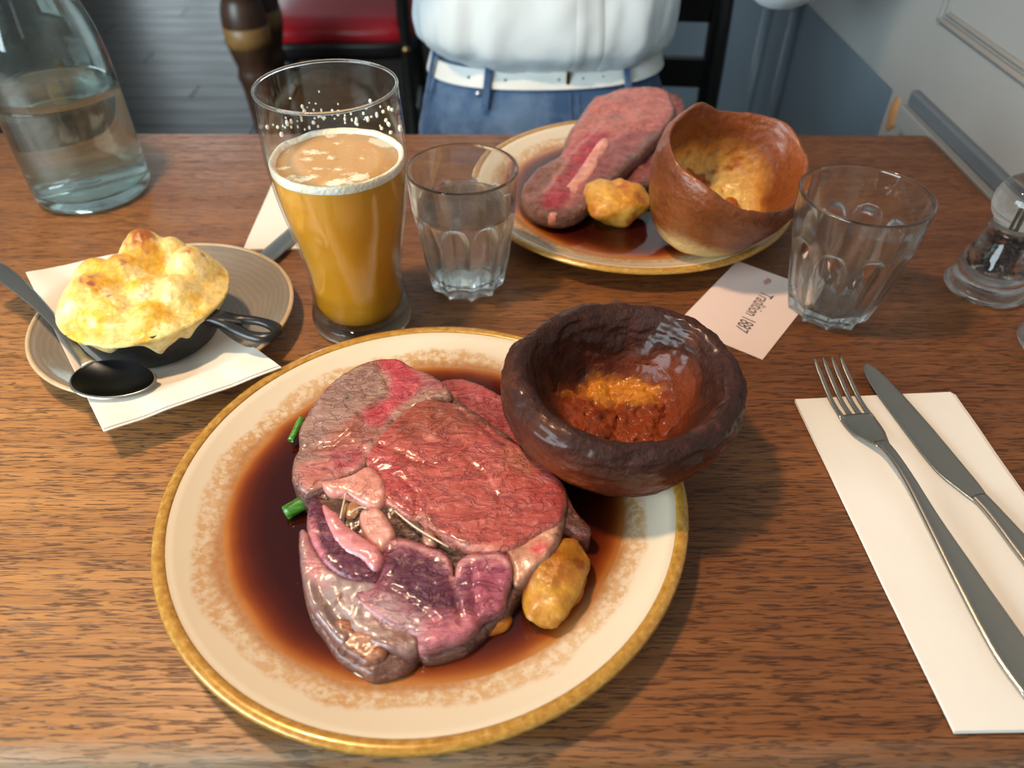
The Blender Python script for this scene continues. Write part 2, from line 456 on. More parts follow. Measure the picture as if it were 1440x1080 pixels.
M_pint = make_thin_glass()
def make_beer():
    k = NT('hazy_golden_ale'); z = k.sep(k.coord())[2]
    n = k.noise(30, 4)
    c = k.ramp(k.math('MULTIPLY', z, 7.0), (.02, lin(186, 130, 34)), (.35, lin(208, 138, 32)), (.85, lin(222, 152, 52)))
    k.set(Base_Color=k.mix(k.ramp(n, (.5, 0), (.8, .3)), c, lin(240, 184, 90)), Roughness=.10, Subsurface_Weight=.5, Subsurface_Scale=.02,
          Subsurface_Radius=(1.0, .55, .15), IOR=1.34); return k.m
M_beer = make_beer()
def make_foam():
    k = NT('beer_foam'); v = k.vor(420); n = k.noise(60, 4)
    k.set(Base_Color=k.mix(k.ramp(n, (.4, 0), (.65, 1)), lin(240, 230, 208), lin(252, 250, 244)), Roughness=.6, Subsurface_Weight=.3, Subsurface_Scale=.004)
    k.bump(v, .5, .001); return k.m
M_foam = make_foam()
def make_beertop():
    k = NT('ale_surface'); n = k.noise(55, 5, None, .65)
    k.set(Base_Color=k.mix(k.ramp(n, (.54, 0), (.60, 1)), lin(206, 158, 104), lin(248, 234, 212)), Roughness=.35, Subsurface_Weight=.2, Subsurface_Scale=.005); return k.m
M_beertop = make_beertop()

def make_steel(name, c=(150, 148, 142), rough=.27):
    k = NT(name); n = k.noise(1, 4, k.coord((30, 30, 30))); s_ = k.noise(1, 3, k.coord((900, 40, 100)))
    k.set(Base_Color=k.mix(n, tuple(v*.85 for v in lin(*c)), lin(*c)), Metallic=1.0, Roughness=k.ramp(s_, (.3, rough-.02), (.7, rough+.03))); return k.m
M_steel = make_steel('brushed_cutlery_steel', (170, 165, 156), .32)
M_bowlrefl = make_steel('spoon_bowl_painted_reflection', (34, 36, 40), .30)  # reflection of dark surroundings put into the bowl's base colour
M_iron = plain('black_cast_iron', (22, 22, 23), .34, 0, .2, 160, .25)
def make_saucer():
    k = NT('taupe_reactive_glaze'); p = k.sep(k.coord())
    r = k.math('SQRT', k.math('ADD', k.math('MULTIPLY', p[0], p[0]), k.math('MULTIPLY', p[1], p[1])))
    a = k.math('SINE', k.math('MULTIPLY', k.math('ADD', r, k.math('MULTIPLY', k.noise(22, 3), .012)), 1500.0))
    c = k.mix(k.ramp(a, (.2, 0), (.9, .22)), lin(140, 130, 116), lin(170, 158, 142))
    c = k.mix(k.ramp(k.noise(16, 4), (.45, 0), (.8, .5)), c, lin(118, 108, 96))
    k.set(Base_Color=c, Roughness=.2, Coat_Weight=.3, Coat_Roughness=.08); k.bump(a, .02, .0004); return k.m
M_saucer = make_saucer()
M_saucerrim = plain('pale_tan_rim_glaze', (196, 172, 136), .3, 0, .12, 120)
def make_paper(name, c, dots=False):
    k = NT(name); n = k.noise(22, 4); f = k.noise(700, 2)
    k.set(Base_Color=k.mix(n, tuple(v*.95 for v in lin(*c)), lin(*c)), Roughness=.85, Sheen_Weight=.1)
    b = k.bump(f, .12, .0004); k.bump(n, .25, .0016, b); return k.m
M_napkin = make_paper('white_paper_napkin', (240, 232, 220))
M_card = make_paper('pink_tinted_card', (238, 214, 204))
M_ink = plain('blue_black_ink', (96, 84, 92), .7)
M_redink = plain('faint_red_ink', (204, 152, 140), .7)
M_black = plain('black_chair_lacquer', (26, 22, 21), .35, 0, .15)
M_redvinyl = plain('red_vinyl_upholstery', (186, 28, 40), .32, 0, .12, 60, .05)
M_brass = plain('brass_stud', (170, 140, 90), .3, 1)
def make_turned():
    k = NT('turned_dark_oak'); n = k.noise(1, 4, k.coord((30, 30, 5)))
    k.set(Base_Color=k.ramp(n, (.3, lin(56, 36, 26)), (.7, lin(92, 62, 44))), Roughness=.36); return k.m
M_turned = make_turned()
M_gilt = plain('worn_gilt_band', (150, 110, 62), .4, 0, .2, 40)
def make_cloth(name, c, var=.1, nscale=400, bs=.2, wash=None):
    k = NT(name); w = k.noise(nscale, 2); n = k.noise(9, 4)
    cc = k.mix(k.ramp(n, (.3, 0), (.7, 1)), tuple(v*(1-var) for v in lin(*c)), lin(*c))
    if wash: cc = k.mix(k.ramp(k.noise(11, 4, k.coord(loc=(4, 1, 2)), .6), (.42, 0), (.66, .75)), cc, lin(*wash))
    k.set(Base_Color=cc, Roughness=.85, Sheen_Weight=.15); k.bump(w, bs, .0008); return k.m
M_shirt = make_cloth('white_cotton_shirt', (218, 227, 230), .08)
M_denim = make_cloth('washed_blue_denim', (52, 84, 124), .2, 900, .3, (118, 146, 178))
M_belt = plain('white_leather_belt', (226, 228, 224), .4, 0, .04)
M_skin = plain('skin', (205, 158, 132), .5, 0, .05, 40, 0, Subsurface_Weight=.2, Subsurface_Scale=.01)
M_hair = plain('dark_brown_hair', (44, 32, 26), .5, 0, .3, 90, .4)
M_dark = plain('dark_hole', (18, 16, 14), .8)
M_chip = plain('bare_chipped_wood', (176, 128, 84), .7, 0, .2, 80, .3)

# ------------------------------------------------------------------ the setting
fl = part('floor', box(-6, .75, -2.5, 6.6, -.86, -.775), M_floorgap, None, smooth=False); tag(fl, kind='structure')
pm = {}
row = 0; y = 1.2
while y < 4.9:
    w = .125; x = -3.6 + (row*.83) % 1.4 - 1.4
    while x < .7:
        Ln = 1.4
        key = 'p'
        if key not in pm:
            pm[key] = part('floor_plank', box(0, Ln-.003, 0, w-.0035, -.0149, 0, .0015, 1), M_floor, None, smooth=False).data
            bpy.data.objects.remove(bpy.data.objects['floor_plank'])
        if x+Ln > -3.4:
            o = bpy.data.objects.new('floor_plank', pm[key]); COL.objects.link(o); o.parent = fl; o.location = (x, y, -.76)
        x += Ln
    row += 1; y += w
XW = .487
wr = part('wall_right', join(box(XW, .78, -2.5, 6.6, -.012, 1.9), box(XW, .78, -2.5, .953, -.775, -.012), box(.56, .78, .953, 6.6, -.775, -.012)), M_wall, None, smooth=False, kind='structure', org=(XW, 0, 0))
sharp(wr)
part('recess_panel', box(.552, .561, .957, 6.5, -.76, -.014), M_wall2, wr, smooth=False)
for yy in (1.70, 1.53):
    part('pilaster', tube([(.552, yy, -.76), (.552, yy, -.016)], .016, 10), M_wall2, wr)
def rail(pts, r, n=8): return tube(pts, r, n)
pmld = [(XW, -1.5, .0870), (XW, .899, .0870), (XW, .899, 1.2)]
part('panel_moulding', join(rail([(XW, -1.5, .087), (XW, .905, .087)], .0042), rail([(XW, .902, .083), (XW, .902, 1.2)], .0042),
     rail([(XW, -1.5, .096), (XW, .893, .096)], .003), rail([(XW, .892, .0945), (XW, .892, 1.2)], .003)), M_mould, wr)
part('nail_hole', blob((XW, .764, .086), (.0012, .003, .004), 10, 6), M_dark, wr)
part('wood_chip', blob((XW, .93, -.035), (.004, .014, .020), 14, 9, .3, 2.2), M_chip, wr)
tr = part('trim_1', box(.470, XW+.001, -1.0, .893, -.030, -.006, .0012), M_trim2, None, smooth=False, kind='structure', org=(.48, 0, 0))
part('trim_bead', box(.4775, XW+.001, -1.0, .893, -.006, .012, .003), M_trim, tr, smooth=False)

# back wall with a tall glazed opening, far beyond the frame's top edge; its light glances off the floor boards
wbk = part('wall_back', join(box(-6, -3.05, 6.5, 6.6, -.775, 1.9), box(-1.95, .56, 6.5, 6.6, -.775, 1.9), box(-3.05, -1.95, 6.5, 6.6, 1.5, 1.9), box(-3.05, -1.95, 6.5, 6.6, -.775, -.5)),
     M_wall, None, smooth=False, kind='structure', org=(-2, 6.5, -.775))
k = NT('daylit_glass'); k.set(Base_Color=(.1, .1, .1), Emission_Color=(.78, .93, 1.0), Emission_Strength=5.0); M_day = k.m
wn = part('window_1', join(box(-3.05, -2.99, 6.5, 6.58, -.5, 1.5), box(-2.01, -1.95, 6.5, 6.58, -.5, 1.5), box(-2.99, -2.01, 6.5, 6.58, 1.44, 1.5), box(-2.99, -2.01, 6.5, 6.58, -.5, -.44),
     box(-2.52, -2.48, 6.5, 6.58, -.44, 1.44)), M_trim2, None, smooth=False, kind='structure', org=(-2.5, 6.5, -.5))
for a, b in ((-2.99, -2.52), (-2.48, -2.01)): part('window_pane', box(a, b, 6.54, 6.55, -.44, 1.44), M_day, wn, smooth=False)

# ------------------------------------------------------------------ the table
TX0, TX1, TY0, TY1 = -1.05, .4635, .133, .797
tb = thing('dining_table', (-.3, .46, -.76), 'worn brown oak dining table with open grain, carrying the whole meal', 'table')
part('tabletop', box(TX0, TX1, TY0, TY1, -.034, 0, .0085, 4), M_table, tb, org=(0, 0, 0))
part('apron', join(box(TX0+.09, TX1-.06, TY0+.07, TY0+.092, -.10, -.034), box(TX0+.09, TX1-.06, TY1-.092, TY1-.07, -.10, -.034),
     box(TX0+.09, TX0+.112, TY0+.092, TY1-.092, -.10, -.034), box(TX1-.082, TX1-.06, TY0+.092, TY1-.092, -.10, -.034)), M_turned, tb, smooth=False)
for sx in (TX0+.12, TX1-.1):
    for sy in (TY0+.1, TY1-.1): part('leg', box(sx-.028, sx+.028, sy-.028, sy+.028, -.76, -.034, .004), M_turned, tb, smooth=False)

# ------------------------------------------------------------------ plates and gravy
PLATES = [(-.0473, .2757), (.1118, .6387)]
def plate_prof():
    o = [(.0, .0035), (.060, .0035), (.085, .0035), (.090, .0055), (.105, .0072), (.122, .0105), (.136, .0150), (.1440, .0178), (.1462, .0193)]
    i = [(.1462, .0193), (.143, .0208), (.136, .0186), (.124, .0142), (.112, .0108), (.100, .0086), (.085, .0078), (.04, .0076), (.0, .0076)]
    return o, i
def zplate(r):
    rr = [0, .04, .085, .100, .112, .124, .136, .143]; zz = [.0076, .0076, .0078, .0086, .0108, .0142, .0186, .0208]
    return np.interp(r, rr, zz)
def make_plate_obj(c, label, gravy_label, gcols):
    t = thing('dinner_plate', (c[0], c[1], 0), label, 'plate', 'cream dinner plates with ochre rims')
    under = [(.0, .004), (.080, .004), (.080, .0), (.084, .0), (.088, .005), (.105, .0068), (.122, .0100), (.136, .0148), (.1434, .0174)]
    inner = [(.1405, .0205), (.136, .0186), (.130, .0163), (.124, .0142), (.112, .0108), (.100, .0086), (.085, .0078), (.04, .0076), (.0005, .0076)]
    part('plate_body', lathe([(max(r, .0005), z) for r, z in under]+[(.1445, .0185)]+inner, 128, (c[0], c[1], 0)), M_plate, t, org=(c[0], c[1], 0))
    rim = [(.1400, .0202), (.1415, .0212), (.1440, .0217), (.1466, .0210), (.1476, .0194), (.1464, .0178), (.1434, .0172), (.1420, .019)]
    part('rim_band', lathe(rim, 128, (c[0], c[1], 0), closed=True), M_rim, t, org=(c[0], c[1], 0), label='ochre gold rim band')
    # gravy: a pool whose level meets the rising well of the plate
    lev = .0114; nt, nr = 160, 40; th = np.linspace(0, 2*PI, nt, endpoint=False)
    e = .1135+.0022*fbm(np.c_[np.cos(th)*1.6, np.sin(th)*1.6, 0*th+c[0]*9], 1.3, 3, 5)
    u = np.linspace(0.004, 1, nr)**.8; P = np.zeros((nt, nr, 3)); r = e[:, None]*u[None, :]
    P[..., 0] = c[0]+np.cos(th)[:, None]*r; P[..., 1] = c[1]+np.sin(th)[:, None]*r
    lip = np.clip((e[:, None]-r)/.004, 0, 1); P[..., 2] = np.maximum(zplate(r)+.00015, lev-(1-np.sqrt(1-(1-lip)**2))*.0012)
    P[..., 2] = np.where(u[None, :] > .999, zplate(r)-.0001, P[..., 2])
    dep = ((e[:, None]-r)+.0020*fbm(P.reshape(-1, 3), 60, 3, 8).reshape(nt, nr)).reshape(-1)
    stops = np.array([-.01, .0008, .0035, .008, .014, .022, .05]); cols = np.array([lin(*q) for q in gcols])
    C = np.stack([np.interp(dep, stops, cols[:, i]) for i in range(3)], -1)
    V, F = grid(P, True, False); F = F+[tuple(i*nr for i in range(nt))[::-1]]
    g = part('gravy', (V, F), M_gravy, None, C, org=(c[0], c[1], lev)); tag(g, gravy_label, 'gravy', 'gravy pools')
    return t
GC = [(190, 134, 74), (182, 118, 58), (150, 76, 26), (104, 40, 14), (72, 22, 10), (52, 14, 9), (46, 12, 9)]
make_plate_obj(PLATES[0], 'large cream plate with ochre rim nearest the camera, under the dark burnt pudding', 'dark red-brown gravy pooled around the big slab of pink beef', GC)
make_plate_obj(PLATES[1], 'cream plate with ochre rim at the far side, under the lighter brown pudding', 'dark gravy pooled before the small roast potato on the far plate', GC)

# ------------------------------------------------------------------ painted meat pillows
def paint(P, base, blobs, seed=0, warp=.004, wscale=70):
    q = np.c_[P[:, :2], np.zeros(len(P))]
    W = np.c_[fbm(q, wscale, 3, seed), fbm(q+9.1, wscale, 3, seed+5)]*warp
    Q = P[:, :2]+W
    C = np.tile(np.array(lin(*base)), (len(P), 1))
    for b in blobs:
        kind, pts, col, soft = b[:4]; k = b[4] if len(b) > 4 else 1.0
        if kind == 'poly': a = sstep(-soft, soft, sdf(Q, np.asarray(pts)))
        elif kind == 'line': a = 1-sstep(0, soft, pline(Q, pts))
        elif kind == 'spot': a = 1-sstep(0, soft, np.hypot(*(Q-np.asarray(pts[0])[:2]).T))
        elif kind == 'noise': a = sstep(pts[0], pts[1], fbm(q, pts[2], 4, seed+11))
        C = C*(1-(a*k)[:, None])+np.array(lin(*col))*(a*k)[:, None]
    return C
def grow(ol, g):
    o = np.asarray(ol, float)[:, :2]; t = np.roll(o, -1, 0)-np.roll(o, 1, 0); t /= np.linalg.norm(t, axis=1)[:, None]
    n = np.c_[t[:, 1], -t[:, 0]]; ar = np.sum(o[:, 0]*np.roll(o[:, 1], -1)-np.roll(o[:, 0], -1)*o[:, 1])
    return o+n*g*(1 if ar > 0 else -1)
def meat_part(name, outline, zt, zb, parent, base, blobs, mat, rnd=.006, res=.0017, dome=0, amp=.0012, nscale=110, seed=0, grooves=(), edge=None, label=None, warp=.003, gr=.0007):
    def zf(P, d):
        q = np.c_[P, np.zeros(len(P))]
        rg = 1-np.abs(fbm(q*np.array([.55, 1, 1])+.004*fbm(q, 120, 2, seed+8)[:, None], 330, 3, seed+21))*2
        z = zt(P[:, 0], P[:, 1])+dome*(1-np.exp(-d/.012))+amp*fbm(q, nscale, 4, seed)+amp*1.3*fbm(q, 45, 2, seed+3)+.00028*rg
        for pts, w, dep in grooves: z = z-dep*np.exp(-(pline(P, pts)/w)**2)
        return z
    outline = grow(outline, gr)
    V, F, ol = pillow(outline, zb, zf, rnd, res)
    C = paint(V, base, blobs, seed, warp)
    if edge is not None:
        d = np.abs(sdf(V, ol)); a = (1-sstep(0, edge[1], d+.001*fbm(np.c_[V[:, :2], V[:, 2]*0], 200, 2, seed)))[:, None]
        C = C*(1-a)+np.array(lin(*edge[0]))*a
    return part(name, (V, F), mat, parent, C, label=label)

ZB = .0300
def zslab(x, y): return .0335+.085*(y-.26)
beef = thing('roast_beef_slice', (-.055, .27, .012), 'thick slice of pink rare roast beef on the near plate, topmost slab', 'roast beef')
lower = thing('roast_beef_slice', (-.02, .30, .012), 'second beef slice mostly hidden under the top slab, touching the dark pudding', 'roast beef')
# lower slice: shows at the far right edge and as a dark crust
meat_part('meat', [(-0.0535,0.3427,0.0340),(-0.0342,0.3513,0.0348),(-0.0221,0.3476,0.0344),(-0.0062,0.3370,0.0335),(0.0054,0.3259,0.0326),(0.0137,0.3075,0.0310),(0.0180,0.2934,0.0298),(0.0282,0.2757,0.0283),(0.0342,0.2568,0.0267),(0.0388,0.2488,0.0260),(0.0427,0.2429,0.0255),(0.0415,0.2381,0.0251),(0.0349,0.2390,0.0252),(0.0283,0.2410,0.0254),(0.0081,0.2333,0.0247),(-0.0189,0.2487,0.0260),(-0.0415,0.2822,0.0289),(-0.0550,0.3147,0.0316)],
    lambda x, y: zslab(x, y)-.0055, .0108, lower, (172, 66, 66), [('poly', [(0.0258,0.2651,0.0300),(0.0454,0.2499,0.0300),(0.0437,0.2296,0.0300),(0.0244,0.2335,0.0300),(0.0218,0.2499,0.0300)], (88, 50, 38), .006), ('noise', (.1, .6, 160), (196, 100, 92), 1, .6)],
    M_meat, 0.0032, 0.0013, 0.0000, .001, seed=31, edge=((118, 60, 52), .004))
# body of the top slice: browned rim and jelly that shows in the seam
meat_part('browned_edge', [(-0.0894,0.3611,0.0421),(-0.0746,0.3628,0.0422),(-0.0619,0.3555,0.0416),(-0.0474,0.3468,0.0409),(-0.0370,0.3363,0.0400),(-0.0134,0.3148,0.0382),(0.0088,0.2947,0.0365),(0.0224,0.2791,0.0351),(0.0309,0.2662,0.0340),(0.0309,0.2560,0.0332),(0.0289,0.2441,0.0321),(0.0238,0.2290,0.0309),(0.0222,0.2199,0.0301),(0.0140,0.2129,0.0295),(0.0073,0.2086,0.0291),(0.0014,0.2010,0.0285),(-0.0017,0.1960,0.0281),(-0.0107,0.1880,0.0274),(-0.0223,0.1779,0.0265),(-0.0381,0.1734,0.0261),(-0.0426,0.1749,0.0263),(-0.0465,0.1697,0.0258),(-0.0534,0.1665,0.0255),(-0.0634,0.1653,0.0255),(-0.0711,0.1690,0.0258),(-0.0807,0.1749,0.0263),(-0.0900,0.1864,0.0272),(-0.0967,0.1944,0.0279),(-0.1023,0.2077,0.0291),(-0.1051,0.2181,0.0299),(-0.1075,0.2326,0.0312),(-0.1067,0.2440,0.0321),(-0.1059,0.2579,0.0333),(-0.1160,0.2661,0.0340),(-0.1204,0.2725,0.0346),(-0.1225,0.2833,0.0355),(-0.1207,0.2923,0.0362),(-0.1233,0.3087,0.0376),(-0.1202,0.3221,0.0388),(-0.1149,0.3349,0.0399),(-0.1074,0.3481,0.0410),(-0.0987,0.3563,0.0417)],
    lambda x, y: zslab(x, y)-.0036-.06*np.maximum(0, .262-y), .0105, beef, (104, 66, 54), [('poly', [(-0.1026,0.2650,0.0300),(-0.0654,0.2585,0.0300),(-0.0250,0.2375,0.0300),(0.0014,0.2276,0.0300),(-0.0239,0.2144,0.0300),(-0.0538,0.2295,0.0300),(-0.0654,0.2181,0.0300),(-0.0883,0.2415,0.0300)], (74, 44, 30), .004), ('noise', (.1, .5, 220), (150, 104, 84), 1, .7),
    ('noise', (.35, .6, 90), (64, 34, 26), 1, .8)], M_crust, 0.0032, 0.0013, 0.0000, .0016, seed=12, label='browned crust round the slice')
ZT = [(-0.0559,0.2519,0.0328)]
def B(*pts): return pts
# upper left muscle
meat_part('cap_muscle', [(-0.0890,0.3622,0.0422),(-0.0747,0.3639,0.0423),(-0.0620,0.3567,0.0417),(-0.0475,0.3479,0.0410),(-0.0381,0.3389,0.0402),(-0.0347,0.3298,0.0394),(-0.0459,0.3260,0.0391),(-0.0588,0.3209,0.0387),(-0.0670,0.3092,0.0377),(-0.0730,0.2969,0.0366),(-0.0796,0.2812,0.0353),(-0.0829,0.2764,0.0349),(-0.0893,0.2725,0.0346),(-0.1000,0.2637,0.0338),(-0.1098,0.2608,0.0336),(-0.1172,0.2670,0.0341),(-0.1202,0.2735,0.0347),(-0.1217,0.2844,0.0356),(-0.1204,0.2935,0.0363),(-0.1225,0.3075,0.0375),(-0.1195,0.3214,0.0387),(-0.1142,0.3341,0.0398),(-0.1067,0.3473,0.0409),(-0.0981,0.3558,0.0416)],
    lambda x, y: zslab(x, y)-.001, .016, beef, (166, 122, 106), [
    ('poly', [(-0.1257,0.3123,0.0340),(-0.1178,0.3397,0.0340),(-0.0999,0.3637,0.0340),(-0.0825,0.3545,0.0340),(-0.0741,0.3341,0.0340),(-0.0784,0.3230,0.0340),(-0.0920,0.3123,0.0340),(-0.1006,0.2969,0.0340),(-0.1178,0.2919,0.0340)], (162, 124, 110), .006),
    ('poly', [(-0.0927,0.3731,0.0340),(-0.0767,0.3738,0.0340),(-0.0628,0.3576,0.0340),(-0.0535,0.3427,0.0340),(-0.0563,0.3313,0.0340),(-0.0686,0.3203,0.0340),(-0.0764,0.3071,0.0340),(-0.0898,0.3097,0.0340),(-0.0876,0.3203,0.0340),(-0.0737,0.3313,0.0340),(-0.0735,0.3456,0.0340)], (188, 62, 74), .004),
    ('poly', [(-0.0636,0.3662,0.0340),(-0.0486,0.3558,0.0340),(-0.0377,0.3428,0.0340),(-0.0411,0.3342,0.0340),(-0.0531,0.3384,0.0340)], (176, 96, 92), .004),
    ('poly', [(-0.1124,0.2920,0.0340),(-0.0924,0.3149,0.0340),(-0.0776,0.3020,0.0340),(-0.0846,0.2871,0.0340),(-0.1003,0.2847,0.0340)], (160, 84, 66), .006),
    ('poly', [(-0.1061,0.2871,0.0340),(-0.0820,0.2944,0.0340),(-0.0817,0.2800,0.0340),(-0.0926,0.2707,0.0340),(-0.1116,0.2617,0.0340),(-0.1184,0.2776,0.0340)], (196, 116, 106), .005),
    ('poly', [(-0.1011,0.2895,0.0340),(-0.0833,0.2908,0.0340),(-0.0846,0.2811,0.0340),(-0.0973,0.2776,0.0340)], (176, 70, 78), .004),
    ('spot', [(-0.0993,0.3300,0.0360)], (22, 18, 18), .0032), ('spot', [(-0.0992,0.3237,0.0360)], (60, 44, 40), .0016), ('spot', [(-0.1030,0.3552,0.0360)], (196, 120, 84), .003),
    ('noise', (.15, .6, 130), (186, 140, 126), 1, .5)], M_meat, 0.0032, 0.0013, 0.0005, .0011, 130, 3,
    [([(-0.0829,0.3575,0.0340),(-0.0721,0.3341,0.0340),(-0.0887,0.3149,0.0340)], .002, .0012), ([(-0.1176,0.2907,0.0340),(-0.1002,0.2944,0.0340),(-0.0842,0.3097,0.0340)], .002, .0012), ([(-0.1069,0.2730,0.0340),(-0.0924,0.2800,0.0340),(-0.0813,0.2895,0.0340)], .002, .001)], ((108, 70, 62), .0035), label='brown-edged upper muscle')
# large eye
meat_part('eye_muscle', [(-0.0596,0.3208,0.0402),(-0.0459,0.3276,0.0407),(-0.0294,0.3230,0.0404),(-0.0132,0.3093,0.0392),(-0.0021,0.2989,0.0383),(0.0096,0.2898,0.0375),(0.0212,0.2787,0.0366),(0.0291,0.2672,0.0356),(0.0307,0.2568,0.0347),(0.0289,0.2485,0.0340),(0.0256,0.2418,0.0335),(0.0145,0.2350,0.0329),(0.0050,0.2279,0.0323),(-0.0015,0.2250,0.0320),(-0.0171,0.2261,0.0321),(-0.0302,0.2312,0.0326),(-0.0410,0.2384,0.0332),(-0.0478,0.2453,0.0337),(-0.0536,0.2465,0.0338),(-0.0607,0.2512,0.0343),(-0.0666,0.2552,0.0346),(-0.0693,0.2667,0.0356),(-0.0772,0.2773,0.0365),(-0.0803,0.2826,0.0369),(-0.0766,0.2952,0.0380),(-0.0694,0.3078,0.0391)],
    lambda x, y: zslab(x, y)+.0002, .016, beef, (182, 78, 68), [
    ('poly', [(-0.0604,0.3251,0.0360),(-0.0467,0.3326,0.0360),(-0.0298,0.3276,0.0360),(-0.0096,0.3099,0.0360),(-0.0131,0.3001,0.0360),(-0.0277,0.3001,0.0360),(-0.0472,0.2926,0.0360),(-0.0601,0.2951,0.0360),(-0.0667,0.3052,0.0360)], (150, 68, 44), .012),
    ('poly', [(-0.0133,0.3104,0.0360),(0.0213,0.2792,0.0360),(0.0303,0.2580,0.0360),(0.0195,0.2411,0.0360),(0.0081,0.2494,0.0360),(0.0050,0.2713,0.0360),(-0.0129,0.2927,0.0360)], (164, 56, 50), .014),
    ('poly', [(-0.0806,0.2834,0.0360),(-0.0689,0.2926,0.0360),(-0.0546,0.2759,0.0360),(-0.0491,0.2536,0.0360),(-0.0604,0.2498,0.0360),(-0.0692,0.2663,0.0360)], (188, 70, 70), .010),
    ('poly', [(-0.0526,0.2926,0.0360),(-0.0166,0.2951,0.0360),(0.0015,0.2691,0.0360),(-0.0019,0.2411,0.0360),(-0.0249,0.2411,0.0360),(-0.0461,0.2579,0.0360)], (186, 82, 70), .016),
    ('poly', [(-0.0021,0.2927,0.0360),(0.0157,0.2806,0.0360),(0.0102,0.2691,0.0360),(-0.0038,0.2783,0.0360)], (172, 96, 68), .008),
    ('line', [(-0.0676,0.2536,0.0360),(-0.0532,0.2448,0.0360),(-0.0475,0.2435,0.0360),(-0.0406,0.2362,0.0360),(-0.0299,0.2287,0.0360),(-0.0169,0.2233,0.0360),(-0.0015,0.2222,0.0360)], (216, 160, 134), .005),
    ('line', [(-0.0406,0.3292,0.0360),(-0.0286,0.3183,0.0360),(-0.0133,0.3078,0.0360)], (130, 66, 48), .004, .7),
    ('noise', (.1, .6, 90), (200, 108, 92), 1, .45), ('noise', (.2, .6, 170), (160, 56, 54), 1, .5)], M_meat, 0.0032, 0.0013, 0.0012, .0011, 120, 7,
    [([(-0.0743,0.2926,0.0360),(-0.0591,0.2853,0.0360),(-0.0478,0.2782,0.0360),(-0.0339,0.2806,0.0360)], .0018, .0009), ([(-0.0611,0.2713,0.0360),(-0.0497,0.2601,0.0360),(-0.0501,0.2473,0.0360)], .0015, .001), ([(-0.0405,0.3265,0.0360),(-0.0208,0.3104,0.0360),(-0.0021,0.2927,0.0360)], .002, .001),
     ([(-0.0270,0.2853,0.0360),(-0.0124,0.2713,0.0360),(-0.0053,0.2536,0.0360)], .0015, .0007)], ((188, 108, 92), .0025), label='large pink eye muscle')
# fat at the right end
meat_part('fat_edge', [(0.0304,0.2563,0.0327),(0.0288,0.2444,0.0317),(0.0245,0.2293,0.0304),(0.0203,0.2213,0.0297),(0.0137,0.2146,0.0291),(0.0077,0.2094,0.0287),(0.0033,0.2083,0.0286),(0.0017,0.2146,0.0291),(0.0001,0.2213,0.0297),(-0.0018,0.2256,0.0301),(0.0050,0.2297,0.0304),(0.0146,0.2368,0.0310),(0.0258,0.2440,0.0316)],
    lambda x, y: zslab(x, y)-.0012, .015, beef, (206, 152, 122), [('spot', [(0.0149,0.2263,0.0340)], (206, 74, 78), .009), ('noise', (.1, .5, 120), (184, 120, 92), 1, .6),
    ('line', [(0.0289,0.2434,0.0330),(0.0236,0.2265,0.0330),(0.0198,0.2179,0.0330),(0.0136,0.2113,0.0330),(0.0075,0.2055,0.0330)], (112, 78, 60), .005)], M_fat, 0.0032, 0.0013, 0.0004, .0014, 160, 9, (), ((140, 96, 74), .003), 'pale fat edge')
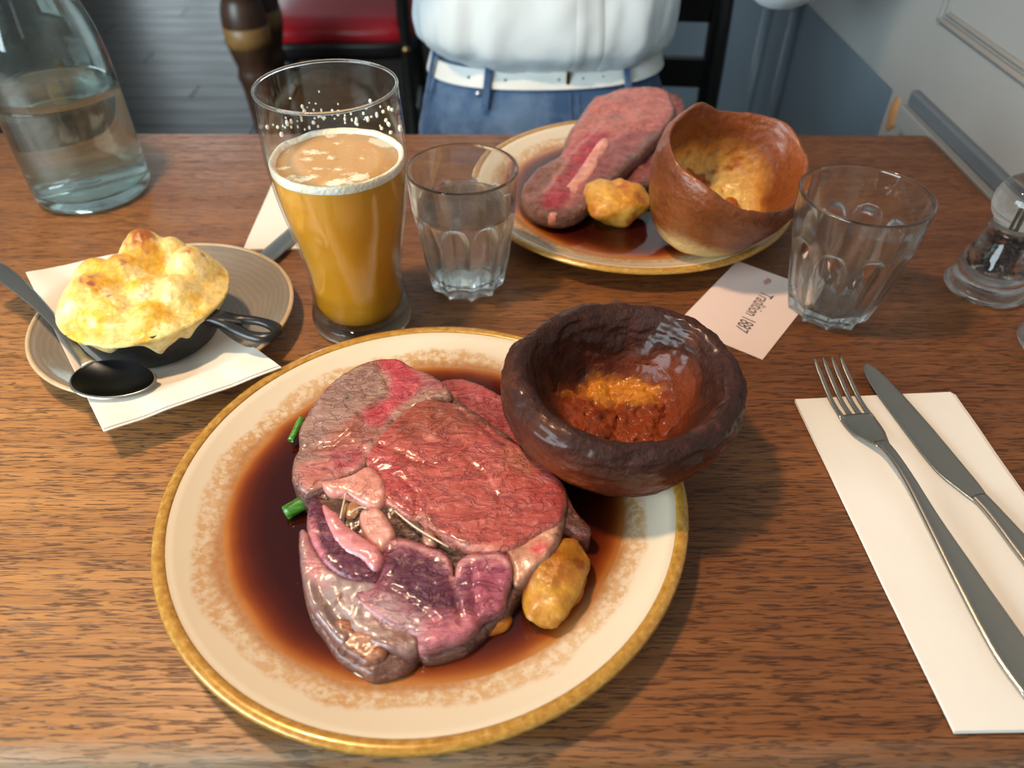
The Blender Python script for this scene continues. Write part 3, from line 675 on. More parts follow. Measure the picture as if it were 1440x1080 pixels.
# lower purple muscle
meat_part('lower_muscle', [(-0.0630,0.2318,0.0291),(-0.0543,0.2333,0.0292),(-0.0442,0.2303,0.0290),(-0.0341,0.2252,0.0285),(-0.0293,0.2194,0.0280),(-0.0276,0.2120,0.0274),(-0.0261,0.2194,0.0280),(-0.0186,0.2241,0.0284),(-0.0050,0.2248,0.0285),(0.0005,0.2212,0.0282),(0.0017,0.2138,0.0276),(-0.0011,0.2048,0.0268),(-0.0029,0.1969,0.0261),(-0.0072,0.1939,0.0259),(-0.0135,0.1904,0.0256),(-0.0158,0.1859,0.0252),(-0.0225,0.1807,0.0248),(-0.0312,0.1779,0.0245),(-0.0410,0.1749,0.0243),(-0.0449,0.1820,0.0249),(-0.0558,0.1859,0.0252),(-0.0638,0.1904,0.0256),(-0.0761,0.2021,0.0266),(-0.0661,0.2089,0.0272),(-0.0648,0.2194,0.0280)],
    lambda x, y: zslab(x, y)-.0012, .015, beef, (172, 84, 104), [
    ('poly', [(-0.0633,0.2274,0.0330),(-0.0452,0.2264,0.0330),(-0.0302,0.2179,0.0330),(-0.0264,0.2051,0.0330),(-0.0176,0.2179,0.0330),(-0.0184,0.1981,0.0330),(-0.0284,0.1880,0.0330),(-0.0419,0.1897,0.0330),(-0.0505,0.1999,0.0330),(-0.0600,0.2034,0.0330),(-0.0643,0.2123,0.0330)], (92, 28, 56), .007),
    ('poly', [(-0.0176,0.2179,0.0330),(-0.0034,0.2198,0.0330),(0.0006,0.2123,0.0330),(-0.0032,0.1981,0.0330),(-0.0137,0.1930,0.0330),(-0.0185,0.2016,0.0330)], (164, 72, 92), .006),
    ('poly', [(-0.0375,0.1897,0.0330),(-0.0167,0.1930,0.0330),(-0.0032,0.1930,0.0330),(-0.0163,0.1815,0.0330),(-0.0304,0.1736,0.0330),(-0.0402,0.1705,0.0330),(-0.0427,0.1815,0.0330)], (198, 112, 124), .007),
    ('poly', [(-0.0733,0.1999,0.0330),(-0.0583,0.2016,0.0330),(-0.0419,0.1897,0.0330),(-0.0424,0.1783,0.0330),(-0.0561,0.1831,0.0330)], (192, 160, 160), .008),
    ('line', [(-0.0622,0.2289,0.0330),(-0.0537,0.2305,0.0330),(-0.0437,0.2274,0.0330),(-0.0337,0.2220,0.0330),(-0.0282,0.2151,0.0330),(-0.0269,0.2087,0.0330),(-0.0254,0.2160,0.0330),(-0.0177,0.2209,0.0330),(-0.0050,0.2217,0.0330),(0.0005,0.2175,0.0330)], (206, 140, 134), .0028),
    ('noise', (.15, .6, 130), (188, 110, 128), 1, .4)], M_meat, 0.0032, 0.0013, 0.0007, .0013, 120, 15,
    [([(-0.0272,0.2084,0.0330),(-0.0260,0.1981,0.0330),(-0.0225,0.1880,0.0330)], .0022, .0016), ([(-0.0192,0.2179,0.0330),(-0.0170,0.2016,0.0330),(-0.0150,0.1880,0.0330)], .0018, .0009), ([(-0.0587,0.2051,0.0330),(-0.0472,0.1981,0.0330),(-0.0358,0.1880,0.0330)], .002, .001)], ((176, 110, 112), .002), 'purple rare lower muscle')
meat_part('side_muscle', [(-0.1073,0.2578,0.0308),(-0.1036,0.2582,0.0308),(-0.0972,0.2466,0.0299),(-0.0843,0.2362,0.0290),(-0.0715,0.2237,0.0279),(-0.0656,0.2176,0.0274),(-0.0669,0.2099,0.0267),(-0.0789,0.2106,0.0268),(-0.0891,0.2151,0.0272),(-0.0982,0.2255,0.0281),(-0.1054,0.2381,0.0291)],
    lambda x, y: zslab(x, y)-.0014, .015, beef, (98, 30, 60), [('noise', (.1, .5, 140), (132, 52, 78), 1, .6), ('line', [(-0.1058,0.2434,0.0330),(-0.1000,0.2274,0.0330),(-0.0915,0.2160,0.0330)], (206, 120, 128), .004)],
    M_meat, 0.0032, 0.0013, 0.0005, .001, 130, 17, (), ((150, 80, 96), .0022), 'dark purple strip of muscle')
meat_part('grey_fat_cap', [(-0.1098,0.2399,0.0268),(-0.1055,0.2379,0.0266),(-0.0985,0.2264,0.0256),(-0.0889,0.2156,0.0247),(-0.0790,0.2111,0.0243),(-0.0662,0.2094,0.0242),(-0.0643,0.2039,0.0237),(-0.0587,0.1956,0.0230),(-0.0471,0.1868,0.0223),(-0.0427,0.1779,0.0215),(-0.0465,0.1737,0.0212),(-0.0610,0.1770,0.0214),(-0.0717,0.1813,0.0218),(-0.0790,0.1782,0.0216),(-0.0882,0.1868,0.0223),(-0.0967,0.1969,0.0231),(-0.1026,0.2104,0.0243),(-0.1066,0.2231,0.0254)],
    lambda x, y: zslab(x, y)-.0026, .013, beef, (168, 146, 142), [
    ('poly', [(-0.1091,0.2375,0.0300),(-0.1041,0.2375,0.0300),(-0.0924,0.2181,0.0300),(-0.0935,0.2071,0.0300),(-0.1011,0.2143,0.0300)], (208, 132, 136), .006),
    ('poly', [(-0.1012,0.2071,0.0300),(-0.0891,0.2000,0.0300),(-0.0756,0.1832,0.0300),(-0.0799,0.1737,0.0300),(-0.0932,0.1898,0.0300)], (112, 88, 84), .008),
    ('poly', [(-0.0712,0.1931,0.0300),(-0.0557,0.1898,0.0300),(-0.0426,0.1784,0.0300),(-0.0447,0.1690,0.0300),(-0.0596,0.1737,0.0300)], (150, 108, 94), .008),
    ('spot', [(-0.0838,0.2005,0.0300)], (120, 62, 44), .004), ('noise', (.1, .5, 120), (206, 190, 188), 1, .55), ('noise', (.3, .6, 60), (112, 76, 72), 1, .6)],
    M_fat, 0.0032, 0.0013, 0.0006, .0016, 130, 19, [([(-0.0950,0.2071,0.0300),(-0.0812,0.1898,0.0300),(-0.0690,0.1784,0.0300)], .003, .0015)], ((120, 82, 76), .004), 'greyish silver fat cap')
meat_part('tail_lobe', [(-0.0845,0.1887,0.0189),(-0.0784,0.1908,0.0191),(-0.0688,0.1895,0.0190),(-0.0606,0.1847,0.0186),(-0.0576,0.1777,0.0180),(-0.0576,0.1724,0.0176),(-0.0653,0.1695,0.0173),(-0.0726,0.1733,0.0176),(-0.0803,0.1788,0.0181)],
    lambda x, y: zslab(x, y)-.0032, .011, beef, (158, 100, 70), [('noise', (.0, .5, 120), (190, 132, 98), 1, .6), ('line', [(-0.0829,0.1844,0.0250),(-0.0780,0.1748,0.0250),(-0.0710,0.1695,0.0250),(-0.0638,0.1655,0.0250)], (96, 58, 44), .004)],
    M_crust, 0.0032, 0.0013, 0.0009, .0014, 150, 21, (), ((106, 66, 52), .003), 'browned tail of the slice')
# pieces of soft fat in the seam
for ol_, dz, col, sd in (
    ([(-0.1024,0.2671,0.0356),(-0.0953,0.2679,0.0357),(-0.0865,0.2717,0.0360),(-0.0790,0.2777,0.0365),(-0.0725,0.2734,0.0361),(-0.0681,0.2658,0.0355),(-0.0664,0.2568,0.0347),(-0.0705,0.2516,0.0343),(-0.0797,0.2548,0.0346),(-0.0888,0.2592,0.0349),(-0.0976,0.2608,0.0351)], .0008, (214, 142, 126), 41),
    ([(-0.1000,0.2539,0.0335),(-0.0924,0.2483,0.0330),(-0.0863,0.2413,0.0324),(-0.0784,0.2349,0.0319),(-0.0684,0.2275,0.0312),(-0.0639,0.2196,0.0306),(-0.0673,0.2139,0.0301),(-0.0745,0.2206,0.0307),(-0.0827,0.2242,0.0310),(-0.0897,0.2319,0.0316),(-0.0956,0.2417,0.0324)], .0004, (218, 138, 142), 42),
    ([(-0.0791,0.2495,0.0331),(-0.0710,0.2519,0.0333),(-0.0641,0.2444,0.0327),(-0.0599,0.2360,0.0320),(-0.0624,0.2286,0.0313),(-0.0663,0.2260,0.0311),(-0.0722,0.2319,0.0316),(-0.0771,0.2398,0.0323)], -.0004, (206, 142, 128), 43),
    ([(-0.0448,0.2374,0.0301),(-0.0417,0.2401,0.0303),(-0.0379,0.2337,0.0298),(-0.0386,0.2299,0.0294),(-0.0432,0.2299,0.0294)], -.002, (176, 126, 104), 44),
    ([(-0.0905,0.2560,0.0317),(-0.0822,0.2574,0.0318),(-0.0793,0.2490,0.0311),(-0.0855,0.2451,0.0307),(-0.0894,0.2490,0.0311)], -.0035, (176, 130, 82), 45)):
    meat_part('soft_fat', ol_, (lambda dz: (lambda x, y: zslab(x, y)+dz))(dz), .02, beef, col, [('noise', (.1, .6, 140), tuple(max(0, v-30) for v in col), 1, .5), ('noise', (.2, .6, 90), (234, 184, 170), 1, .5)],
        M_fat, 0.0032, 0.0013, 0.0005, .0009, 160, sd)
for pts in ([(-0.0878,0.2612,0.0346),(-0.0884,0.2511,0.0337),(-0.0885,0.2433,0.0331)], [(-0.0844,0.2462,0.0333),(-0.0791,0.2502,0.0337),(-0.0753,0.2492,0.0336)], [(-0.0607,0.2481,0.0310),(-0.0481,0.2374,0.0301),(-0.0309,0.2263,0.0291)]):
    q = np.array(pts); q[:, 2] = zslab(q[:, 0], q[:, 1])+.001
    part('sinew', tube(spline(q, 8), .0006, 6), M_fat, beef, np.tile(np.array(lin(214, 190, 160)), (48, 1)))

# ------------------------------------------------------------------ roast potatoes, onion greens, crumbs
def potato(name, c, r, rot, seed, label, cat, cols, amp=.22, group='roast potatoes'):
    V, F = blob(c, r, 40, 26, amp, 1.7, seed, rot); V = np.array(V)
    n = fbm(V, 75, 4, seed); C = np.array(lin(*cols[0]))*(1-sstep(-.3, .3, n))[:, None]+np.array(lin(*cols[1]))*sstep(-.3, .3, n)[:, None]
    e = sstep(.15, .5, fbm(V+3, 110, 3, seed+2))[:, None]; C = C*(1-e)+np.array(lin(*cols[2]))*e
    o = part(name, (V, F), M_potato, None, C, org=(c[0], c[1], c[2]-r[2])); tag(o, label, cat, group); return o
potato('roast_potato', (.0235, .2150, .0190), (.0250, .0150, .0110), 1.15, 3, 'golden roast potato wedged under the right edge of the near beef slab', 'roast potato', [(196, 138, 44), (178, 108, 34), (146, 76, 26)], .3)
potato('roast_carrot', (-.008, .1945, .0125), (.0095, .0062, .0055), .3, 5, 'small orange carrot piece half sunk in gravy below the beef slab', 'carrot', [(186, 112, 24), (170, 90, 16), (120, 62, 14)], .15, None)
def onion(c, rot, label, L_=.007, r=.0042):
    d = np.array([math.cos(rot), math.sin(rot), .25]); p = [np.array(c)-d*L_, np.array(c), np.array(c)+d*L_]
    V, F = tube(spline(p, 5), r, 12, False); V2, F2 = tube(spline(p, 5), r*.62, 12, False)
    n1 = len(V); F = F+[tuple(i+n1 for i in f[::-1]) for f in F2]
    for j in range(12):
        F.append((j, (j+1) % 12, n1+(j+1) % 12, n1+j)); a = 48; F.append((a+j, n1+a+j, n1+a+(j+1) % 12, a+(j+1) % 12))
    o = part('spring_onion', (np.vstack([V, V2]), F), M_green, None, org=c); return tag(o, label, 'spring onion', 'cut spring onions')
onion([(-0.1189,0.2644,0.0165)][0], .5, 'thick dark green onion ring by the purple side of the beef')
onion([(-0.1311,0.3224,0.0185)][0], 1.3, 'thin bright green onion sliver by the brown upper edge of the beef', .008, .0022)
q = np.array([(-0.0729,0.1694,0.0125),(-0.0670,0.1676,0.0125),(-0.0606,0.1669,0.0125)])
tag(part('onion_shred', tube(spline(q, 6), [.0004, .0012, .0014, .0014, .001, .0004], 8, True, .5), M_foam, None, org=tuple(q[1])), 'white sliver floating in gravy just below the beef tail', 'onion shred')

# ------------------------------------------------------------------ Yorkshire puddings
def pudding(c, axis, prof, seed, colf, oval=(1, 1, 0), lump=.05, n=240, wav=.004, rough=1.0):
    """prof: list of (r,z,kind); revolved round a tilted axis with lumpy radius"""
    pr = spline([np.array(p) for p in prof], 150); th = np.linspace(0, 2*PI, n, endpoint=False)
    s = np.linspace(0, 1, len(pr))
    T, Sg = np.meshgrid(th, s, indexing='ij'); rr = pr[None, :, 0]+0*T; zz = pr[None, :, 1]+0*T
    q = np.stack((np.cos(T)*rr*22, np.sin(T)*rr*22, zz*22), -1).reshape(-1, 3)
    nz = fbm(q, 1.0, 3, seed).reshape(T.shape); nf = fbm(q, 4.5, 3, seed+4).reshape(T.shape)
    ang = np.stack((np.cos(T)*1.2, np.sin(T)*1.2, Sg*.6), -1).reshape(-1, 3); na = fbm(ang, 1.0, 2, seed+9).reshape(T.shape)
    nw = fbm(q*np.array([1, 1, 3.4]), 3.0, 3, seed+6).reshape(T.shape); ng = fbm(q, 14, 3, seed+8).reshape(T.shape)
    ins = sstep(.5, .7, Sg)
    rr = np.maximum(rr*(1+lump*nz+.05*na)+rough*(.0008*nf+.0026*nw*(1-ins)+.0007*ng)+.0030*nf*ins*(rr > .02), .0004)
    zz = zz+(wav*na+.0035*nz)*sstep(.15, .4, Sg)+.0009*nf+sstep(.62, .75, Sg)*(.005*nf+.0012*ng)*(1-sstep(.93, 1, Sg))+rough*.0006*ng
    rr = rr*(1+oval[0]*np.cos(2*(T-oval[2])))
    L = np.stack((np.cos(T)*rr, np.sin(T)*rr, zz), -1)
    a = Vector(axis).normalized(); qd = Vector((0, 0, 1)).rotation_difference(a).to_matrix()
    W = L.reshape(-1, 3) @ np.array(qd).T+np.array(c)
    V, F = grid(W.reshape(*T.shape, 3), True, False); k = len(pr)
    F = F+[tuple(i*k for i in range(n)), tuple(i*k+k-1 for i in range(n))[::-1]]
    C = colf(T, Sg, rr, zz, nz, nf, na).reshape(-1, 3)
    return V, F, C
def mixc(a, b, t): return a*(1-t[..., None])+b*t[..., None]
A_ = lambda *c: np.array(lin(*c))
def near_col(T, Sg, rr, zz, nz, nf, na):
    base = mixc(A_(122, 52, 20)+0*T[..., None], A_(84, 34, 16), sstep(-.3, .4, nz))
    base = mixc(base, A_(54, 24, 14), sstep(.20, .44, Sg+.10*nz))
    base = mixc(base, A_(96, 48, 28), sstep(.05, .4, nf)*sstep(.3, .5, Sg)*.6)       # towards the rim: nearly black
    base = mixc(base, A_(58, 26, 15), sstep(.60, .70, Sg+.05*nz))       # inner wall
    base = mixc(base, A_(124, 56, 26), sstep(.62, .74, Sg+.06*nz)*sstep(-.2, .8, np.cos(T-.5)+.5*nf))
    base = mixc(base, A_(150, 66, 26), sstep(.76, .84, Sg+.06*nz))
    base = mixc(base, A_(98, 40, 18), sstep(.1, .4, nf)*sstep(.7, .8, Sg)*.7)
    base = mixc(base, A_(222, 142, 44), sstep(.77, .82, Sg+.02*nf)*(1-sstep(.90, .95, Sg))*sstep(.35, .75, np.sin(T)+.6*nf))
    return base
pn = thing('yorkshire_pudding', (.065, .318, .012), 'dark burnt yorkshire pudding bowl on the rim of the near plate', 'pudding', 'yorkshire puddings')
pr_near = [(.0005, .002), (.030, .000), (.044, .006), (.054, .018), (.0625, .034), (.0665, .048), (.0655, .0585), (.0615, .0645), (.0565, .0650), (.0515, .0600), (.0465, .0510), (.0415, .041), (.0365, .0325), (.029, .0255), (.020, .027), (.010, .0240), (.0006, .0245)]
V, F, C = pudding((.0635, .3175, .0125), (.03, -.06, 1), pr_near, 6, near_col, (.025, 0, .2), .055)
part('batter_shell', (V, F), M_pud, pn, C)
def far_col(T, Sg, rr, zz, nz, nf, na):
    base = mixc(A_(134, 70, 30)+0*T[..., None], A_(104, 50, 20), sstep(-.3, .4, nz))
    base = mixc(base, A_(226, 196, 132), (1-sstep(.10, .19, Sg+.06*nz-.07*np.cos(T+1.2))))
    base = mixc(base, A_(132, 68, 32), sstep(.40, .5, Sg))
    base = mixc(base, A_(222, 158, 72), sstep(.60, .70, Sg+.1*nz))
    base = mixc(base, A_(242, 208, 124), sstep(.66, .78, Sg+.12*nz))
    base = mixc(base, A_(186, 104, 34), sstep(.15, .42, nf+.4*nz)*sstep(.6, .7, Sg))
    return base
pf = thing('yorkshire_pudding', (.16, .56, .014), 'golden brown yorkshire pudding tilted open toward the empty tumbler on the far plate', 'pudding', 'yorkshire puddings')
pr_far = [(.0005, .0), (.024, .000), (.037, .006), (.049, .024), (.057, .046), (.0600, .062), (.0595, .076), (.0555, .082), (.0525, .075), (.0495, .058), (.045, .043), (.039, .032), (.030, .025), (.020, .024), (.010, .026), (.0006, .028)]
V, F, C = pudding((.1560, .557, .0205), (.24, -.30, 1), pr_far, 14, far_col, (.03, 0, .5), .06, wav=.010, rough=.4)
part('batter_shell', (V, F), M_pudlight, pf, C)

# ------------------------------------------------------------------ beef and potato on the far plate
fb = thing('roast_beef_slice', (.085, .66, .012), 'pink beef slice draped on the far plate with a strip of pale fat', 'roast beef')
fb2 = thing('roast_beef_slice', (.12, .67, .012), 'dark-edged beef slice under the pink one on the far plate', 'roast beef')
def zfar(x, y): return .030+.10*(y-.58)+.06*np.maximum(0, x-.06)
meat_part('meat', [(0.0140,0.6299,0.0220),(0.0506,0.6835,0.0220),(0.0990,0.7576,0.0220),(0.1452,0.7983,0.0220),(0.1778,0.7853,0.0220),(0.1757,0.7075,0.0220),(0.1562,0.6332,0.0220),(0.1223,0.6249,0.0220),(0.0863,0.6220,0.0220),(0.0597,0.5908,0.0220),(0.0451,0.5759,0.0220),(0.0244,0.5807,0.0220),(0.0122,0.5982,0.0220)], lambda x, y: zfar(x, y)-.012, .010, fb2, (150, 76, 72), [('noise', (.1, .5, 120), (110, 72, 60), 1, .8)],
    M_crust, 0.0032, 0.0013, 0.0000, .002, seed=51, edge=((84, 56, 46), .008))
meat_part('meat', [(0.0122,0.6068,0.0340),(0.0256,0.6368,0.0340),(0.0477,0.6629,0.0340),(0.0580,0.7032,0.0340),(0.0875,0.7651,0.0340),(0.1230,0.7838,0.0340),(0.1599,0.7784,0.0340),(0.1634,0.7303,0.0340),(0.1431,0.6893,0.0340),(0.1259,0.6632,0.0340),(0.1062,0.6371,0.0340),(0.0839,0.6071,0.0340),(0.0640,0.5765,0.0340),(0.0452,0.5643,0.0340),(0.0274,0.5691,0.0340),(0.0156,0.5837,0.0340)], zfar, lambda P: zfar(P[:, 0], P[:, 1])-.011, fb, (196, 112, 104), [
    ('poly', [(0.0214,0.5715,0.0340),(0.0197,0.6042,0.0340),(0.0387,0.6396,0.0340),(0.0605,0.6750,0.0340),(0.0809,0.7098,0.0340),(0.0980,0.7132,0.0340),(0.0901,0.6736,0.0340),(0.0562,0.6070,0.0340),(0.0418,0.5691,0.0340)], (178, 34, 58), .0035),
    ('poly', [(0.0122,0.6068,0.0340),(0.0256,0.6368,0.0340),(0.0490,0.6629,0.0340),(0.0542,0.6369,0.0340),(0.0336,0.6069,0.0340),(0.0262,0.5715,0.0340),(0.0156,0.5837,0.0340)], (140, 84, 66), .006),
    ('poly', [(0.0580,0.7032,0.0340),(0.0875,0.7651,0.0340),(0.1230,0.7838,0.0340),(0.1599,0.7784,0.0340),(0.1598,0.7302,0.0340),(0.1290,0.7133,0.0340),(0.0923,0.6969,0.0340),(0.0784,0.6969,0.0340)], (198, 116, 106), .006),
    ('poly', [(0.0901,0.6736,0.0340),(0.1313,0.7036,0.0340),(0.1431,0.6893,0.0340),(0.1062,0.6371,0.0340),(0.0839,0.6071,0.0340),(0.0667,0.5790,0.0340),(0.0545,0.5789,0.0340),(0.0737,0.6370,0.0340)], (158, 84, 84), .006),
    ('line', [(0.0142,0.5775,0.0340),(0.0291,0.5667,0.0340),(0.0469,0.5631,0.0340),(0.0652,0.5753,0.0340),(0.0850,0.6058,0.0340),(0.1074,0.6357,0.0340),(0.1271,0.6618,0.0340),(0.1449,0.6877,0.0340)], (104, 80, 70), .014), ('line', [(0.0301,0.5965,0.0340),(0.0477,0.6369,0.0340),(0.0668,0.6781,0.0340),(0.0903,0.7131,0.0340)], (214, 150, 136), .004, .6), ('spot', [(0.1001,0.7219,0.0360)], (150, 100, 80), .008), ('noise', (.1, .6, 80), (206, 130, 116), 1, .4)],
    M_meat, 0.0032, 0.0013, 0.0014, .0018, 90, 53, (), ((134, 92, 78), .007), label='pink face of the slice')
meat_part('fat_strip', [(0.0331,0.5667,0.0380),(0.0401,0.5890,0.0380),(0.0554,0.6179,0.0380),(0.0722,0.6546,0.0380),(0.0881,0.6850,0.0380),(0.0940,0.6757,0.0380),(0.0784,0.6345,0.0380),(0.0605,0.5993,0.0380),(0.0467,0.5740,0.0380),(0.0390,0.5643,0.0380)], lambda x, y: zfar(x, y)+.0012, .02, fb, (232, 160, 140), [('noise', (.1, .6, 120), (214, 130, 110), 1, .6)], M_fat, 0.0032, 0.0013, 0.0014, .0008, seed=55)
potato('roast_potato', (.094, .592, .0265), (.0300, .0235, .0185), .2, 11, 'knobbly golden roast potato between beef and pudding on the far plate', 'roast potato', [(240, 186, 84), (226, 154, 54), (204, 120, 44)], .3)

# ------------------------------------------------------------------ pint of beer
pc = (-.1122, .4600, .0004)
pint = thing('pint_glass', pc, 'tall curved pint glass of hazy golden beer with thin white foam', 'beer glass')
out_pts = [(.0345, .0), (.0372, .003), (.0372, .010), (.0350, .020), (.0338, .032), (.0342, .048), (.0372, .070), (.0418, .096), (.0445, .118), (.0455, .140), (.0446, .164), (.0438, .1760)]
in_pts = [(.0424, .1760), (.0430, .164), (.0439, .140), (.0430, .118), (.0403, .096), (.0357, .070), (.0326, .048), (.0321, .032), (.0325, .022), (.0300, .0145)]
o_s = spline(out_pts, 60); i_s = spline(in_pts, 48)
part('glass_body', lathe([(.0373, .0062)]+[p_ for p_ in list(o_s) if p_[1] > .0065]+[(.0436, .1773), (.0430, .1773)]+list(i_s)+[(.0305, .0125)], 96, pc), M_pint, pint)
part('glass_foot', lathe([(.0005, .001), (.022, .001), (.0335, .0), (.0368, .0022), (.0374, .006), (.0368, .0105), (.0340, .0125), (.0290, .0136), (.0005, .0128)], 96, pc), M_foot, pint)
rimt = np.linspace(0, 2*PI, 97); part('glass_rim', lathe([(.0431+.0011*math.cos(a), .1768+.0011*math.sin(a)) for a in np.linspace(0, 2*PI, 9)[:-1]], 96, pc, closed=True), M_glass, pint)
BL = .128
bp = [(r-.0003, z) for r, z in i_s[::-1] if z < BL]; rb = bp[-1][0]
part('beer', lathe([(.0005, .0148)]+bp+[(rb+.0002, BL)]+[(rb*.96, BL+.0003), (.0005, BL+.0003)], 72, pc, False, False), M_beer, pint, org=pc)
part('beer_surface', lathe([(.0005, BL+.0012), (rb*.6, BL+.0012), (rb*.93, BL+.0012), (rb*.93, BL+.0004), (.0005, BL+.0004)], 72, pc), M_beertop, pint)
nt = 96; th = np.linspace(0, 2*PI, nt, endpoint=False); pr = [(.90, .0008), (.92, .0022), (.95, .0036), (.99, .0044), (1.008, .0034), (1.006, -.0012), (.985, -.0030), (.95, -.001)]
P = np.zeros((nt, len(pr), 3)); nn = fbm(np.c_[np.cos(th)*3, np.sin(th)*3, 0*th], 1, 3, 3)
for j, (a, b) in enumerate(pr):
    rr = rb*np.clip(a+.04*nn*(j < 3), 0, 1.012); P[:, j] = np.c_[pc[0]+np.cos(th)*rr, pc[1]+np.sin(th)*rr, BL+b*(1+.35*nn)]
part('foam_ring', grid(P, True, True), M_foam, pint)
# foam left clinging inside the wall above the beer
rnd = random.Random(8); bits = []
for k_ in range(70):
    a = rnd.gauss(1.7, .6); zz = BL+.006+abs(rnd.gauss(0, .010)); zz = min(zz, .158)
    ri = np.interp(zz, i_s[::-1, 1], i_s[::-1, 0])-.0003; s_ = rnd.uniform(.0005, .0014)
    bits.append(blob((pc[0]+ri*math.cos(a), pc[1]+ri*math.sin(a), zz), (s_, s_, s_*rnd.uniform(.8, 1.8)), 7, 5, 0))
part('foam_specks', join(*bits), M_foam, pint, kind='stuff')

# ------------------------------------------------------------------ tumblers
def tumbler(c, label, rot, ri_top, ht, rb_, water=None, nfl=10):
    t = thing('tumbler', c, label, 'glass', 'clear fluted tumblers')
    n = 200; zs = np.r_[0, .0008, np.linspace(.003, ht-.002, 46), ht-.0006]; th = np.linspace(0, 2*PI, n, endpoint=False)
    def ro(z): return np.interp(z, [0, .004, ht*.3, ht*.7, ht], [rb_-.0015, rb_, rb_+(ri_top-rb_)*.45, rb_+(ri_top-rb_)*.85, ri_top])
    ph = ((th+rot)*nfl/(2*PI)) % 1.0; x = np.abs(ph-.5)*2          # 0 mid-flute, 1 at the arris
    P = []
    for z in zs:
        top = ht*.70; arch = top-ht*.17*x**3
        msk = 1-sstep(arch-.004, arch+.001, np.full(n, z)); f = (1-x**2)
        r = ro(z)-.0036*f*msk-.0003*msk; P.append(r)
    P = np.array(P).T
    G = np.zeros((n, len(zs), 3)); G[..., 0] = c[0]+np.cos(th)[:, None]*P; G[..., 1] = c[1]+np.sin(th)[:, None]*P; G[..., 2] = c[2]+zs[None, :]
    def rin(z): return ro(z)-np.interp(z, [.009, .02, ht*.6, ht], [.0070, .0054, .0036, .0024])
    zi = np.r_[ht-.0006, np.linspace(ht-.003, .0135, 30), .0115, .0100, .0092]
    rin_ = np.r_[rin(zi[:-3]), rin(.0115)-.0012, rin(.010)-.004, rin(.0092)-.010]
    I = np.zeros((n, len(zi), 3)); I[..., 0] = c[0]+np.cos(th)[:, None]*rin_; I[..., 1] = c[1]+np.sin(th)[:, None]*rin_; I[..., 2] = c[2]+zi[None, :]
    topr = np.zeros((n, 1, 3)); topr[:, 0, 0] = c[0]+np.cos(th)*(ri_top-.0012); topr[:, 0, 1] = c[1]+np.sin(th)*(ri_top-.0012); topr[:, 0, 2] = c[2]+ht
    A = np.concatenate((G, topr, I), 1); V, F = grid(A, True, False); k = A.shape[1]
    V = np.vstack((V, [(c[0]+math.cos(a)*.020, c[1]+math.sin(a)*.020, c[2]+.0018) for a in th])); n0 = n*k
    F = F+[(i*k, ((i+1) % n)*k, n0+(i+1) % n, n0+i) for i in range(n)]+[tuple(n0+i for i in range(n)), tuple(i*k+k-1 for i in range(n))[::-1]]
    part('glass_body', (V, F), M_glass, t)
    if water:
        zw = np.r_[water, water-.0002, np.linspace(water-.003, .0135, 20), .0115, .0100]
        rw = np.r_[rin(water)-.001, rin(zw[1:-2])+.0003, rin(.0115)-.001, rin(.010)-.0038]
        part('water', lathe([(.0005, water)]+list(zip(rw, zw))+[(.0005, .0100)], 96, c), M_water, t)
    return t
tumbler((-.0345, .5090, .0004), 'fluted clear tumbler filled with water beside the pint glass', .15, .0412, .1000, .0310, .070)
tumbler((.2475, .4715, .0016), 'empty fluted clear tumbler standing on the corner of the handwritten card', .0, .0455, .0985, .0315)

# ------------------------------------------------------------------ water bottle
bc = (-.3990, .6600, .0004)
bt = thing('water_bottle', bc, 'pale green glass water bottle two thirds full at the table edge', 'bottle')
bo = [(.040, .0), (.0465, .0015), (.0505, .006), (.0515, .014), (.0515, .06), (.0515, .115), (.0500, .135), (.0455, .158), (.0380, .180), (.0285, .202), (.0205, .224), (.0172, .245), (.0162, .285), (.0165, .300)]
bi = [(.0130, .300), (.0128, .285), (.0138, .245), (.0172, .224), (.0254, .202), (.0350, .180), (.0425, .158), (.0470, .135), (.0483, .115), (.0485, .06), (.0483, .022), (.0450, .013), (.034, .0115), (.016, .016), (.0005, .019)]
bos = spline(bo, 70); bis = spline(bi, 64)
part('bottle_body', lathe([(.0005, .006), (.022, .004), (.034, .0006)]+list(bos)+[(.0178, .3005), (.0182, .306), (.0172, .312), (.0148, .3125), (.0132, .306)]+list(bis), 120, bc), M_bottle, bt)
wl = .1015
wp = [(r+.0003, z-.0001) for r, z in bis if z < wl]
part('water', lathe([(.0005, wl-.0004), (wp[0][0]-.003, wl-.0004), (wp[0][0], wl)]+wp, 96, bc), M_water, bt)

# ------------------------------------------------------------------ saucer, napkin, skillet of cauliflower cheese, spoon
sc = (-.2530, .4430, 0)
sd = thing('side_plate', sc, 'small taupe glazed side plate under the cauliflower cheese', 'side plate')
sp_ = [(.0005, .004), (.050, .004), (.050, 0), (.054, 0), (.060, .004), (.078, .0095), (.0905, .0175)]
sp_i = [(.0895, .0195), (.084, .0165), (.076, .0125), (.064, .0085), (.052, .0072), (.03, .007), (.0005, .007)]
part('plate_body', lathe(sp_+[(.0908, .0185)]+sp_i, 110, sc), M_saucer, sd, org=sc)
part('rim_edge', lathe([(.0892, .0196), (.0905, .0202), (.0922, .0198), (.0926, .0186), (.0912, .0172), (.0900, .0180)], 110, sc, closed=True), M_saucerrim, sd, org=sc, label='pale tan rim edge')
def zsauc(r): return np.interp(r, [0, .03, .052, .064, .076, .084, .0895, .093], [.007, .007, .0072, .0085, .0125, .0165, .0200, .0206])
